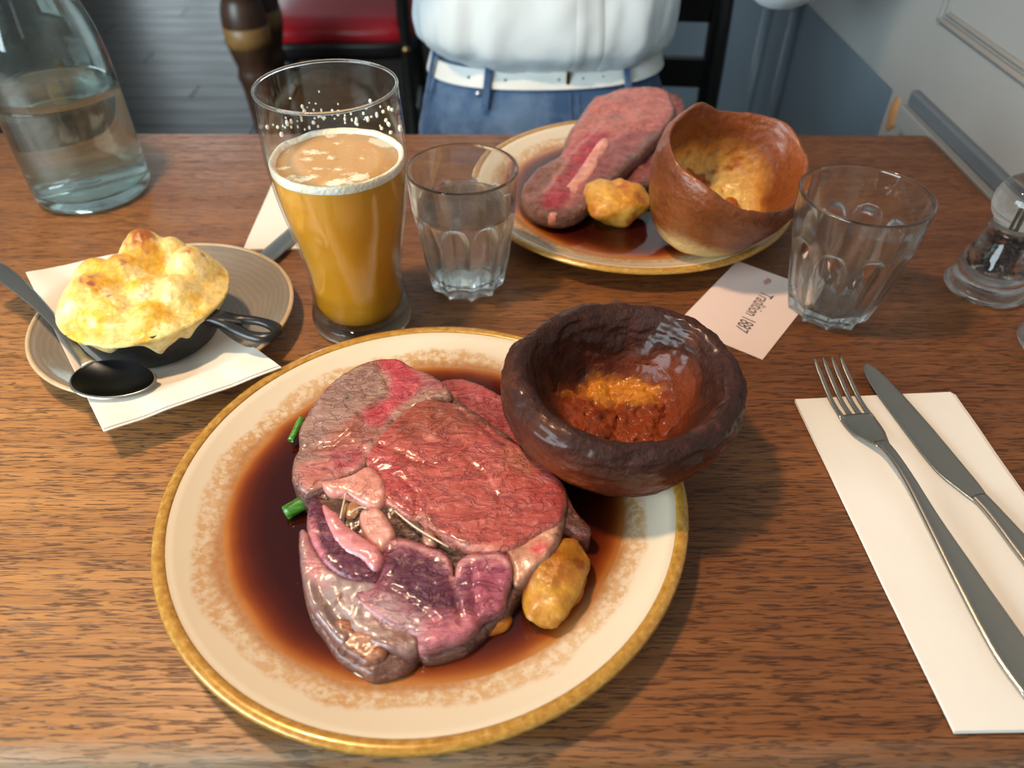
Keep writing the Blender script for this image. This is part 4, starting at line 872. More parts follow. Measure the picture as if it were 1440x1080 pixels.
def quad_sheet(A, Bp, Cp, Dp, nx, ny, zf, th_, layers=1, seed=0):
    A, Bp, Cp, Dp = [np.array(p, float)[:2] for p in (A, Bp, Cp, Dp)]
    u = np.linspace(0, 1, nx); v = np.linspace(0, 1, ny); U2, V2 = np.meshgrid(u, v, indexing='ij')
    P = (1-U2)[..., None]*((1-V2)[..., None]*A+V2[..., None]*Dp)+U2[..., None]*((1-V2)[..., None]*Bp+V2[..., None]*Cp)
    vs = []; 
    z = zf(P.reshape(-1, 2)).reshape(nx, ny)
    top = np.concatenate((P, (z+th_)[..., None]), -1); bot = np.concatenate((P, z[..., None]), -1)
    V1, F1 = grid(top); V2_, F2 = grid(bot); n = nx*ny; F = [f[::-1] for f in F1]+[tuple(i+n for i in f) for f in F2]
    idx = lambda i, j: i*ny+j
    bd = [idx(i, 0) for i in range(nx)]+[idx(nx-1, j) for j in range(1, ny)]+[idx(i, ny-1) for i in range(nx-2, -1, -1)]+[idx(0, j) for j in range(ny-2, 0, -1)]
    for a, b in zip(bd, bd[1:]+bd[:1]): F.append((a, b, n+b, n+a))
    return np.vstack((V1, V2_)), F
nA, nB, nC, nD = [(-0.3740,0.4866,0.0220)][0], [(-0.2450,0.3152,0.0220)][0], [(-0.1511,0.3746,0.0210)][0], [(-0.3014,0.5198,0.0210)][0]
nv = thing('paper_napkin', (-.25, .43, .01), 'white folded napkin lying in the taupe side plate under the black skillet', 'napkin', 'folded paper napkins')
def znap(P):
    r = np.hypot(P[:, 0]-sc[0], P[:, 1]-sc[1]); q = np.c_[P, 0*P[:, :1]]
    return np.where(r < .093, zsauc(r), .0206+.03*np.maximum(0, r-.093))+.0004+.0012*(fbm(q, 40, 2, 3)+.6)*sstep(.04, .07, r)
for k_, in_ in ((0, 0), (1, .004)):
    c4 = np.array([nA, nB, nC, nD])[:, :2]; ce = c4.mean(0); c4 = c4+(ce-c4)*in_*4
    o = part('napkin_layer', quad_sheet(*c4, 40, 40, lambda P: znap(P)+.0009*k_, .0007), M_napkin, nv); sharp(o)
kc = (-.2545, .4270, .0105)
sk = thing('mini_skillet', kc, 'small black cast iron skillet holding the cauliflower cheese', 'skillet')
kp = [(.0005, .001), (.040, .001), (.0425, .003), (.0475, .018), (.0520, .0325), (.0530, .0340), (.0520, .0350), (.0495, .0335), (.0450, .018), (.0405, .0055), (.0005, .005)]
part('pan_body', lathe(kp, 90, kc), M_iron, sk)
# handle with a slot
hd = np.array([.094, -.034, 0]); hd /= np.linalg.norm(hd); hn = np.array([-hd[1], hd[0], 0]); hb = np.array(kc)+np.array([0, 0, .030])
st = [(.050, .0075, 0), (.058, .0062, 0), (.068, .0070, 0), (.078, .0095, 0), (.088, .0112, 0), (.097, .0112, 0), (.104, .0088, 0), (.1075, .004, 0)]
st = spline([np.array(s_) for s_ in st], 30)
ring_o = [hb+hd*s_[0]+hn*s_[1]+np.array([0, 0, -.03*(s_[0]-.05)]) for s_ in st]+[hb+hd*s_[0]-hn*s_[1]+np.array([0, 0, -.03*(s_[0]-.05)]) for s_ in st[::-1]]
tt = np.linspace(PI/2, PI/2-2*PI, len(ring_o), endpoint=False)
# inner slot points matched to the outer ring
ring_i = []
for p in ring_o:
    s0 = (p-hb) @ hd; w0 = (p-hb) @ hn; k_ = np.clip((s0-.05)/.0575, 0, 1)
    s1 = .078+(.024)*k_; prof_ = math.sin(PI*k_)**.6 if 0 < k_ < 1 else 0
    ring_i.append(hb+hd*s1+hn*math.copysign(.0042*prof_, w0)+np.array([0, 0, -.03*(s1-.05)]))
ro_, ri_ = np.array(ring_o), np.array(ring_i); nR = len(ro_); dz = np.array([0, 0, .0028]); 
mid = ro_*.55+ri_*.45
loops = np.stack((ri_-dz*.4, ro_-dz*.6-0, ro_+dz*.2, mid+dz*1.3, ri_+dz*.5), 1)
V, F = grid(loops, True, True); part('handle', (V, F), M_iron, sk)

# cauliflower cheese: florets under a grilled cheese blanket that spills over the pan
gc = np.array([-.2545, .4290]); cc = thing('cauliflower_cheese', (gc[0], gc[1], .018), 'bubbling yellow cauliflower cheese browned on top, heaped in the small skillet', 'cauliflower cheese')
nt, nr = 200, 80; th = np.linspace(0, 2*PI, nt, endpoint=False); u = np.linspace(.004, 1, nr)
Rg = np.maximum(.0563, .0572+.0030*fbm(np.c_[np.cos(th)*2, np.sin(th)*2, 0*th], 1, 3, 2))
X = gc[0]+np.cos(th)[:, None]*Rg[:, None]*u; Yy = gc[1]+np.sin(th)[:, None]*Rg[:, None]*u; Q = np.c_[X.ravel(), Yy.ravel(), np.zeros(X.size)]
fl_ = [(-.262, .462, .022, .030), (-.225, .448, .020, .024), (-.285, .417, .022, .020), (-.247, .420, .020, .016), (-.228, .420, .018, .016), (-.265, .402, .018, .012), (-.292, .442, .018, .017), (-.240, .398, .014, .008), (-.244, .466, .014, .022), (-.270, .440, .02, .022)]
zz = .006*np.sqrt(np.clip(1-(np.tile(u, nt))**4, 0, 1))
acc = np.zeros(X.size)
for (fx, fy, fr, fh) in fl_:
    d = np.hypot(Q[:, 0]-fx, Q[:, 1]-fy)/fr; acc = acc+np.exp(9*np.clip(1.15*fh/.03*(1-d**2), -1, 2))
z = .0425+zz+np.log(acc+1)/9*.022+.0016*fbm(Q, 90, 4, 6)
uu = np.tile(u, nt); TH = np.repeat(th, nr); ku = .86
def pan_out(z_): return np.interp(z_, [.0115, .0135, .0285, .0400, .0430, .0445], [.040, .0425, .0475, .0515, .0538, .0546])
ri = np.minimum(uu/ku, 1); Q[:, 0] = gc[0]+np.cos(TH)*np.repeat(Rg, nr)*ri; Q[:, 1] = gc[1]+np.sin(TH)*np.repeat(Rg, nr)*ri
acc = np.zeros(X.size)
for (fx, fy, fr, fh) in fl_:
    d = np.hypot(Q[:, 0]-fx, Q[:, 1]-fy)/fr; acc = acc+np.exp(9*np.clip(1.15*fh/.03*(1-d**2), -1, 2))
z = .0435+.006*np.sqrt(np.clip(1-ri**4, 0, 1))+np.log(acc+1)/9*.022+.0016*fbm(Q, 90, 4, 6)+.0007*fbm(Q, 300, 3, 7)
hang = .0035+.009*np.clip(.2+1.6*fbm(np.c_[np.cos(th)*3.2, np.sin(th)*3.2, 0*th], 1.0, 3, 21), 0, 1)
for (ang, ln, w_) in ((-1.12, .017, .10), (-.70, .008, .10), (-1.75, .010, .16), (-2.25, .008, .14), (-.30, .008, .10)):
    dd_ = (th-ang+PI) % (2*PI)-PI; hang = hang+ln*np.exp(-(dd_/w_)**2)
hang = np.minimum(hang, .026); t_ = np.clip((uu-ku)/(1-ku), 0, 1); zed = np.minimum(z, .0478)
z = np.where(t_ > 0, zed-np.repeat(hang, nr)*t_, z)
rsk = np.maximum(pan_out(z)+.0022*(1-t_**3)+.0012*np.sin(PI*t_)-.0004*(t_ > .99), np.where(z > .043, np.repeat(Rg, nr), 0))
Q[:, 0] = np.where(t_ > 0, gc[0]+np.cos(TH)*rsk, Q[:, 0]); Q[:, 1] = np.where(t_ > 0, gc[1]+np.sin(TH)*rsk, Q[:, 1])
V = np.c_[Q[:, 0], Q[:, 1], z]; n1 = fbm(V, 60, 4, 4); n2 = fbm(V, 140, 3, 9); hgt = (z-.045)/.03
C = mixc(A_(240, 216, 138)+0*n1[:, None], A_(238, 190, 66), sstep(-.15, .35, n1))
C = mixc(C, A_(244, 232, 188), sstep(.05, .5, n2)*.7)
C = mixc(C, A_(250, 242, 206), t_*.6)
C = mixc(C, A_(222, 156, 70), sstep(.55, 1.05, hgt+.45*n1)*.8)
C = mixc(C, A_(168, 88, 32), sstep(.80, 1.15, hgt+.75*n2+.3*n1)*.9)
Vg, Fg = grid(V.reshape(nt, nr, 3), True, False); Fg = Fg+[tuple(i*nr for i in range(nt))[::-1]]
part('cheese_topping', (Vg, Fg), M_cheese, cc, C)

# spoon
sn = thing('dessert_spoon', (-.26, .37, .012), 'steel spoon with a dark reflection painted in its bowl, resting on the napkin before the skillet', 'spoon')
bcn = np.array([-.2545, .3585]); bdir = np.array([.93, -.36]); bdir /= np.linalg.norm(bdir)
hdir = np.array([-.100, .095]); hdir /= np.linalg.norm(hdir); zsp = .0285
nt, nr = 64, 14; th = np.linspace(0, 2*PI, nt, endpoint=False); a_, b_ = .0285, .0185
bx = np.array([.985, -.17]); by = np.array([.17, .985])
def bowl(off, zoff):
    P = np.zeros((nt, nr, 3)); u = np.linspace(.01, 1, nr)
    for j in range(nr):
        ex = np.cos(th)*(a_+off)*u[j]; ey = np.sin(th)*(b_+off)*u[j]*(1-.10*np.cos(th))
        P[:, j, 0] = bcn[0]+ex*bx[0]+ey*by[0]; P[:, j, 1] = bcn[1]+ex*bx[1]+ey*by[1]; P[:, j, 2] = zsp+zoff-.0056*(1-u[j]**2)
    return P
Pi, Po = bowl(-.0014, .0), bowl(0, -.0012)
V, F = grid(Pi, True); part('bowl_inside', (V, [f[::-1] for f in F]+[tuple(i*nr for i in range(nt))[::-1]]), M_bowlrefl, sn, label='inside of the bowl with a painted dark reflection')
rimP = np.stack((Pi[:, -1], Pi[:, -1]*.5+Po[:, -1]*.5+np.array([0, 0, .0006]), Po[:, -1]), 1)
V, F = join(grid(Po, True), grid(rimP, True)); part('bowl', (V, F+[tuple(i*nr for i in range(nt))]), M_steel, sn)
def strip(path, hw, th_, side=None):
    """flat bar with rounded section: path (n,3), half widths, thickness"""
    path = np.asarray(path, float); n = len(path); t = np.gradient(path, axis=0); t /= np.linalg.norm(t, axis=1)[:, None]
    s = np.cross(t, [0, 0, 1.0]); s /= np.linalg.norm(s, axis=1)[:, None]; u = np.cross(s, t)
    hw = np.asarray(hw, float); th_ = np.full(n, th_) if np.isscalar(th_) else np.asarray(th_, float)
    prof = [(math.copysign(abs(math.cos(a))**.6, math.cos(a)), math.copysign(abs(math.sin(a))**.9, math.sin(a))) for a in np.linspace(0, 2*PI, 16, endpoint=False)]
    P = np.stack([path+s*(hw*px)[:, None]+u*(th_*py/2)[:, None] for px, py in prof], 1)
    V, F = grid(P, False, True); k = len(prof)
    return V, F+[tuple(range(k)), tuple((n-1)*k+j for j in range(k))[::-1]]
hp = np.array([(-0.2750,0.3715,0.0260),(-0.2876,0.3838,0.0260),(-0.3091,0.4067,0.0260),(-0.3341,0.4311,0.0260),(-0.3646,0.4573,0.0260),(-0.3923,0.4777,0.0260)])
hp[:, 2] = [.0286, .0305, .0325, .034, .036, .0365]
hps = spline(hp, 30); sw = spline([np.array([v]) for v in (.0050, .0034, .0032, .0045, .0066, .0074)], 30)[:, 0]
part('handle', strip(hps, sw, np.r_[.0008, .0014, np.full(28, .0024)]), M_steel, sn)

# ------------------------------------------------------------------ napkin and knife behind the pint
nb = thing('paper_napkin', (-.19, .60, 0), 'white napkin lying half hidden behind the pint glass', 'napkin', 'folded paper napkins')
c1, c2 = np.array([(-0.2285,0.5533,-0.0000)][0][:2]), np.array([(-0.2311,0.6568,0.0000)][0][:2]); dv = (c2-c1)/np.linalg.norm(c2-c1); pv = np.array([dv[1], -dv[0]])
q4 = [c1, c1+pv*.105, c1+pv*.105+dv*.125, c1+dv*.125]
for k_ in range(2):
    o = part('napkin_layer', quad_sheet(*[q+0*k_ for q in q4], 20, 20, lambda P: .0006+.0011*k_+.0005*(fbm(np.c_[P, 0*P[:, :1]], 40, 2, 8)+.6), .0008), M_napkin, nb); sharp(o)
kn2 = thing('table_knife', (-.17, .60, .004), 'steel knife on the napkin behind the pint glass', 'knife', 'steel table knives')
e0, e1 = np.array([(-0.2033,0.5366,0.0050)][0]), np.array([(-0.1821,0.5974,0.0050)][0]); dd = e1-e0; dd /= np.linalg.norm(dd)
pth = [e0-dd*.012+dd*s_ for s_ in np.linspace(0, .20, 24)]; pth = np.array(pth); pth[:, 2] = .0052
part('blade', strip(pth[12:], [.0085]*4+[.0088, .0086, .0082, .0076, .0066, .0052, .0034, .001], .0014), M_steel, kn2)
part('handle', strip(pth[:13], [.0055, .0085, .0092, .0092, .009, .0088, .0086, .0084, .008, .0076, .0072, .007, .007], .0032), M_steel, kn2)

# ------------------------------------------------------------------ handwritten card
tT, tB = np.array([.1930, .5390]), np.array([.1823, .4100]); uu_ = np.array([-.605, -.796]); uu_ /= np.linalg.norm(uu_); vv_ = np.array([uu_[1]*-1*-1, 0]); vv_ = np.array([-uu_[1], uu_[0]])
vv_ = vv_ if vv_[0] > 0 else -vv_
a_ = (tB-tT) @ uu_; b_ = (tB-tT) @ vv_
cL = tT+uu_*a_; cR = tT+vv_*b_
cd = thing('note_card', (*((tT+tB)/2), 0), 'pale pink card with handwriting between the far plate and empty tumbler', 'card')
o = part('card_sheet', quad_sheet(cL, tB, cR, tT, 6, 6, lambda P: .0003+0*P[:, 0], .0006), M_card, cd, smooth=False)
def text_part(body, name, parent, org, xdir, ydir, size, z, mat, shear=.0):
    fc = bpy.data.curves.new(name, 'FONT'); fc.body = body; fc.size = 1; fc.shear = shear; fc.align_x = 'LEFT'; fc.offset = .004
    to = bpy.data.objects.new(name+'_curve', fc); COL.objects.link(to)
    dg = bpy.context.evaluated_depsgraph_get(); me = bpy.data.meshes.new_from_object(to.evaluated_get(dg))
    V = np.array([tuple(v.co) for v in me.vertices]); F = [tuple(p.vertices) for p in me.polygons]
    bpy.data.objects.remove(to); bpy.data.meshes.remove(me)
    wob = fbm(np.c_[V[:, 0]*3, V[:, 1]*3, 0*V[:, 0]], 1, 2, 3)*.05
    W = np.array([org[0], org[1], 0])+np.outer((V[:, 0])*size[0], [*xdir, 0])+np.outer((V[:, 1]+wob)*size[1], [*ydir, 0]); W[:, 2] = z
    return part(name, (W, F), mat, parent, smooth=False)
w0, w1 = np.array([(0.2027,0.4950,0.0010)][0][:2]), np.array([(0.1679,0.4434,0.0010)][0][:2]); xd = (w1-w0); Lw = np.linalg.norm(xd); xd /= Lw; yd = np.array([-xd[1], xd[0]])
text_part('Tradition 1887', 'handwriting', cd, w0, xd, yd, (Lw/6.45, .0155), .00105, M_ink, .25)
s0 = np.array([(0.2123,0.5101,0.0010)][0][:2])
part('red_stamp', join(*[blob((s0[0]+k_*.0022*xd[0]-.003*yd[0]*k_*.3, s0[1]+k_*.0022*xd[1], .0009), (.0016, .0034, .0003), 8, 5, .3, 2, k_) for k_ in range(3)]), M_redink, cd)

# ------------------------------------------------------------------ right place setting
nr_ = thing('paper_napkin', (.25, .26, 0), 'long white folded napkin under the fork and knife', 'napkin', 'folded paper napkins')
nR = [(0.1924,0.3655,0.0000),(0.3036,0.3727,-0.0000)]; nL = [(0.2030,0.1455,0.0000)]
q4 = [np.array(nR[0][:2]), np.array(nL[0][:2]), np.array([.3135, .1470]), np.array([.3045, .3727])]
def rect_round(q, r_corner, inset, jag=0):
    return q
for k_ in range(3):
    s_ = .0012*(2-k_); qq = [q4[0]+np.array([s_*.2, 0]), q4[1]+np.array([s_*.4, 0]), q4[2]-np.array([.002*k_, 0]), q4[3]-np.array([.002*k_, 0])]
    o = part('napkin_layer', quad_sheet(*qq, 60, 24, (lambda k_: (lambda P: .0004+.0011*k_+.0007*(fbm(np.c_[P, 0*P[:, :1]], 26, 2, 5)+.5)))(k_), .0009), M_napkin, nr_); sharp(o)
ZN = .0045
fk = thing('dinner_fork', (.235, .28, ZN), 'steel dinner fork with four tines lying on the white napkin', 'fork')
f0, f1 = np.array([(0.2222,0.3976,0.0100)][0][:2]), np.array([(0.2463,0.1663,0.0080)][0][:2])
ax = np.array([.0285, -.230]); ax /= np.linalg.norm(ax); px_ = np.array([-ax[1], ax[0]])  # px_ points to +x
f0 = np.array([.2205, .3965])
def fpt(s_, w_, z_): return np.array([f0[0]+ax[0]*s_+px_[0]*w_, f0[1]+ax[1]*s_+px_[1]*w_, ZN+z_])
for w_ in (-.0097, -.0034, .0029, .0092):
    k_ = spline([fpt(0, w_, .0105), fpt(.016, w_, .0060), fpt(.034, w_*1.02, .0018), fpt(.052, w_*1.0, .0014)], 14)
    part('tine', strip(k_, np.r_[.0006, .0011, .0014, np.full(9, .0017), .002, .0024], .0020), M_steel, fk)
hdp = spline([fpt(.0485, 0, .0015), fpt(.056, 0, .0015), fpt(.066, .0003, .0026), fpt(.074, .0006, .0046), fpt(.082, .0006, .0070)], 20)
part('head', strip(hdp, spline([np.array([v]) for v in (.0118, .0120, .0108, .0075, .0042)], 20)[:, 0], .0022), M_steel, fk)
nk = spline([fpt(.078, .0006, .0062), fpt(.090, .0006, .0088), (fpt(.110, .000, .0098)), fpt(.140, -.001, .0080), fpt(.180, -.001, .0050), fpt(.215, -.001, .0032), fpt(.238, -.001, .0026)], 50)
part('handle', strip(nk, spline([np.array([v]) for v in (.0046, .0037, .0036, .0050, .0082, .0104, .0086)], 50)[:, 0], .0036), M_steel, fk)
kn = thing('table_knife', (.262, .28, ZN), 'steel table knife lying right of the fork on the white napkin', 'knife', 'steel table knives')
k0 = np.array([.2505, .3985]); ka = np.array([.0355, -.185]); ka /= np.linalg.norm(ka); kp_ = np.array([-ka[1], ka[0]])
def kpt(s_, w_, z_): return np.array([k0[0]+ka[0]*s_+kp_[0]*w_, k0[1]+ka[1]*s_+kp_[1]*w_, ZN+z_])
bl_ = spline([kpt(0, .001, .0016), kpt(.004, .0006, .0016), kpt(.02, .000, .0016), kpt(.06, -.0004, .0016), kpt(.095, -.0008, .0016), kpt(.112, .0010, .0018), kpt(.124, .0022, .002)], 44)
part('blade', strip(bl_, spline([np.array([v]) for v in (.0006, .0042, .0078, .0098, .0100, .0078, .0052)], 44)[:, 0], .0015), M_steel, kn)
hl_ = spline([kpt(.121, .0021, .0021), kpt(.135, .0026, .0026), kpt(.165, .0026, .0027), kpt(.205, .002, .0027), kpt(.243, .002, .0026)], 40)
part('handle', strip(hl_, spline([np.array([v]) for v in (.0050, .0052, .0070, .0088, .0078)], 40)[:, 0], .0042), M_steel, kn)

# ------------------------------------------------------------------ pepper and salt mills
def mill(c, label, grain_mat, grain_name):
    t = thing('spice_mill', c, label, 'mill')
    body = [(.0005, .003), (.024, .003), (.0270, 0), (.0300, 0), (.0315, .0025), (.0310, .0055), (.0265, .0085), (.0235, .0110), (.0232, .0125), (.0255, .0145), (.0268, .0170), (.0262, .0215), (.0240, .0290), (.0215, .0370), (.0185, .0450), (.0165, .0500), (.0168, .0520), (.0178, .0535), (.0150, .0550), (.0120, .0550), (.0118, .0500), (.0128, .0400), (.0140, .0300), (.0145, .0220), (.0140, .0180), (.0005, .0175)]
    part('mill_body', lathe(body, 72, c), M_acryl, t)
    head = [(.0005, .0553), (.0150, .0553), (.0172, .0565), (.0160, .0585), (.0168, .0605)]+[(.0235*math.cos(a), .0760+.0215*math.sin(a)) for a in np.linspace(-.72, PI/2-.02, 22)]
    part('mill_head', lathe(head, 72, c), M_acryl, t)
    part('steel_collar', lathe([(.0005, .0548), (.0138, .0548), (.0138, .0560), (.0005, .0560)], 48, c), M_steel, t)
    part('spindle', tube([(c[0], c[1], .056), (c[0], c[1], .094)], .0022, 10), M_steel, t)
    rg = random.Random(int(c[0]*1e4)); bm = bmesh.new()
    for k_ in range(260):
        z_ = rg.uniform(.0195, .0535); rmax = np.interp(z_, [.018, .022, .04, .055], [.0134, .0138, .0120, .0104]); a_ = rg.uniform(0, 2*PI); r_ = rmax*(rg.uniform(.55, 1)**.5)
        bmesh.ops.create_icosphere(bm, subdivisions=1, radius=rg.uniform(.0018, .0026), matrix=Matrix.Translation((c[0]+r_*math.cos(a_), c[1]+r_*math.sin(a_), z_)))
    bm.verts.index_update(); V = [tuple(v.co) for v in bm.verts]; F = [tuple(v.index for v in f.verts) for f in bm.faces]; bm.free()
    part(grain_name, (V, F), grain_mat, t, kind='stuff'); return t
M_pepper = plain('black_peppercorn', (34, 26, 22), .6, 0, .4, 300, .4); M_salt = plain('salt_crystal', (226, 222, 214), .5)
mill((.3855, .5020, .0004), 'clear acrylic pepper mill with a round knob and black peppercorns', M_pepper, 'peppercorns')
mill((.4075, .4250, .0004), 'second clear mill whose round foot just shows nearer the camera than the pepper mill', M_salt, 'salt_grains')

# ------------------------------------------------------------------ background furniture
def chair(name, loc, rz, label, cat, seat_mat, group=None, rails=(0.62, 0.78, 0.90), wid=.42, split=None):
    t = thing(name, (0, 0, 0), label, cat, group)
    h = wid/2; sz = .45
    ol = [(-h, -h*.95), (0, -h*1.02), (h, -h*.95), (h*1.04, 0), (h*.96, h*.9), (h*.5, h*1.12), (-h*.5, h*1.12), (-h*.96, h*.9), (-h*1.04, 0)]
    V, F, _ = pillow(ol, sz-.01, lambda P, d: sz+.035+.015*(1-np.exp(-d/.05)), .022, .03, .02); part('seat_pad', (V, F), seat_mat, t)
    V, F, _ = pillow([(a*1.0, b*1.0) for a, b in ol], sz-.055, lambda P, d: sz-.005+0*d, .008, .05, .03); part('seat_frame', (V, F), M_black, t)
    for sx in (-1, 1):
        part('leg', tube(spline([(sx*h*.92, h*.9, sz-.02), (sx*h*.97, h*.98, .2), (sx*h*1.02, h*1.06, 0)], 8), [.019]*4+[.017, .016, .015, .014], 12), M_black, t)
        part('leg', tube(spline([(sx*h*1.0, -h*1.22, 0), (sx*h*.97, -h*1.0, .25), (sx*h*.96, -h*.96, sz), (sx*h*.98, -h*1.05, .7), (sx*h*1.0, -h*1.25, .93)], 16), .0175, 12), M_black, t)
        part('stud', blob((sx*h*.97, -h*1.06, sz-.03), (.012, .008, .012), 12, 8, 0), M_brass, t)
    for zr in rails:
        yb = np.interp(zr, [.45, .7, .93], [-h*.96, -h*1.05, -h*1.25])
        pts = spline([(-h*.97, yb, zr), (0, yb-.025, zr), (h*.97, yb, zr)], 14)
        P = np.array([[(p[0], p[1]-.008, p[2]-.022), (p[0], p[1]+.008, p[2]-.022), (p[0], p[1]+.008, p[2]+.022), (p[0], p[1]-.008, p[2]+.022)] for p in pts])
        V, F = grid(P, False, True); part('back_rail', (V, F+[(0, 1, 2, 3), (55, 54, 53, 52)]), M_black, t, smooth=False)
    for sx in (-1, 1): part('stretcher', tube([(sx*h*.99, -h*1.1, .17), (sx*h*.99, h*1.0, .17)], .009, 8), M_black, t)
    t.location = loc; t.rotation_euler = (0, 0, rz); return t
chair('red_seat_chair', (-.49, 2.30, -.76), .04, 'black chair with shiny red vinyl seat beside the turned table leg', 'chair', M_redvinyl, 'black chairs with red seats', rails=(.86,))
chair('red_seat_chair', (.01, 2.86, -.76), -.25, 'black red-seated chair mostly hidden behind the person in the white shirt', 'chair', M_redvinyl, 'black chairs with red seats', rails=(.86,))
# second table with a turned leg
t2 = thing('pub_table', (-1.1, 2.1, -.76), 'dark pub table with bulbous turned oak leg behind the water bottle', 'table')
part('tabletop', box(-1.75, -.50, 1.62, 1.98, -.03, .005, .006), M_turned, t2)
lp = [(.0005, -.76), (.030, -.76), (.032, -.72), (.026, -.68), (.030, -.60), (.034, -.50), (.036, -.42), (.040, -.36), (.043, -.325), (.045, -.315), (.050, -.305), (.046, -.29), (.044, -.280), (.0500, -.262), (.057, -.235), (.0585, -.205), (.0585, -.180), (.056, -.16), (.050, -.142), (.044, -.13), (.050, -.12), (.052, -.11), (.045, -.10), (.050, -.06), (.050, -.03), (.0005, -.03)]
for x_, y_ in ((-.598, 1.80), (-1.66, 1.80), (-.598, 1.92), (-1.66, 1.92)):
    lg = part('leg', lathe([(r_*.86, z_) for r_, z_ in lp], 40, (x_, y_, 0)), M_turned, t2)
    part('gilt_band', lathe([(.0505, -.232), (.0514, -.215), (.0513, -.190), (.049, -.188), (.048, -.232)], 40, (x_, y_, 0), closed=True), M_gilt, lg)

chair('ladder_back_chair', (.125, .99, -.76), PI+.06, 'black ladder-back chair that the person in white sits on', 'chair', M_black, rails=(.67, .765, .86), wid=.44)

# ------------------------------------------------------------------ the person
pp = thing('person', (.05, 1.04, -.27), 'person in white shirt, white belt and blue jeans seated across the table', 'person')
def skin_body(name, nodes, edges, mat, parent, sub=2, root=0):
    me = bpy.data.meshes.new(name); base = ORG[parent.name]
    me.from_pydata([tuple(Vector(p[:3])-base) for p in nodes], edges, []); o = bpy.data.objects.new(name, me); COL.objects.link(o); o.parent = parent
    md = o.modifiers.new('skin', 'SKIN'); md.use_smooth_shade = True
    for v, p in zip(me.skin_vertices[0].data, nodes): v.radius = (p[3], p[4] if len(p) > 4 else p[3]); v.use_root = False
    me.skin_vertices[0].data[root].use_root = True
    sb = o.modifiers.new('sub', 'SUBSURF'); sb.levels = sub; sb.render_levels = sub
    me.materials.append(mat); reg(o, base); return o
# body: pelvis, spine, neck, head; arms with five fingers; legs under the table
N = [(.05, 1.05, -.14, .12, .09), (.05, 1.06, .05, .11, .085), (.05, 1.08, .25, .13, .09), (.05, 1.08, .36, .06, .055), (.05, 1.075, .43, .05, .05), (.05, 1.06, .50, .075, .085), (.05, 1.06, .60, .072, .085), (.05, 1.065, .655, .04, .05)]
E_ = [(i, i+1) for i in range(7)]
for sx in (-1, 1):
    b = len(N)
    if sx < 0: arm = [(-.12, 1.07, .34, .05), (-.19, 1.03, .28, .042), (-.235, .98, .215, .038), (-.18, .90, .27, .032), (-.13, .85, .32, .024), (-.11, .83, .345, .026)]
    else: arm = [(.22, 1.07, .33, .05), (.285, 1.03, .215, .042), (.325, .985, .112, .038), (.26, .90, .22, .032), (.21, .85, .29, .024), (.19, .83, .32, .026)]
    N += arm; E_ += [(2, b)]+[(b+i, b+i+1) for i in range(5)]
    hx, hy, hz = arm[-1][:3]
    for fi in range(5):
        f0_ = len(N); ln = (.06, .075, .082, .076, .06)[fi]; ox = (fi-2)*.015
        if fi == 0: N += [(hx+sx*-.03, hy, hz+.004, .009), (hx+sx*-.045, hy-.02, hz+.025, .008), (hx+sx*-.045, hy-.035, hz+.045, .007)]
        else: N += [(hx+ox*sx, hy-.022, hz+.022, .009), (hx+ox*sx*1.2, hy-.045, hz+.022+ln*.35, .0085), (hx+ox*sx*1.2, hy-.03, hz+.02+ln*.8, .0075)]
        E_ += [(b+5, f0_), (f0_, f0_+1), (f0_+1, f0_+2)]
    b = len(N); N += [(.05+sx*.085, 1.0, -.225, .075), (.05+sx*.12, .66, -.245, .058), (.05+sx*.12, .64, -.45, .048), (.05+sx*.12, .66, -.69, .036), (.05+sx*.13, .57, -.728, .03)]
    E_ += [(0, b)]+[(b+i, b+i+1) for i in range(4)]
skin_body('body', N, E_, M_skin, pp)
M_eye = plain('eye_white', (226, 222, 216), .2)
part('nose', blob((.05, .985, .545), (.012, .018, .020), 14, 10, 0), M_skin, pp)
for sx in (-1, 1):
    ey = part('eye', blob((.05+sx*.03, .990, .565), (.013, .009, .0075), 14, 10, 0), M_eye, pp)
    part('iris', blob((.05+sx*.03, .9825, .565), (.0055, .0022, .0055), 12, 8, 0), M_hair, ey)
    part('eyebrow', blob((.05+sx*.031, .983, .585), (.018, .006, .0035), 14, 8, .1), M_hair, pp)
    part('ear', blob((.05+sx*.078, 1.07, .55), (.010, .02, .032), 14, 10, .1), M_skin, pp)
part('mouth', blob((.05, .984, .508), (.024, .007, .006), 16, 8, .05), plain('lips', (168, 92, 84), .4), pp)
V, F = blob((.05, 1.085, .605), (.088, .098, .085), 40, 24, .08, 3, 2); part('hair', (V, F), M_hair, pp)
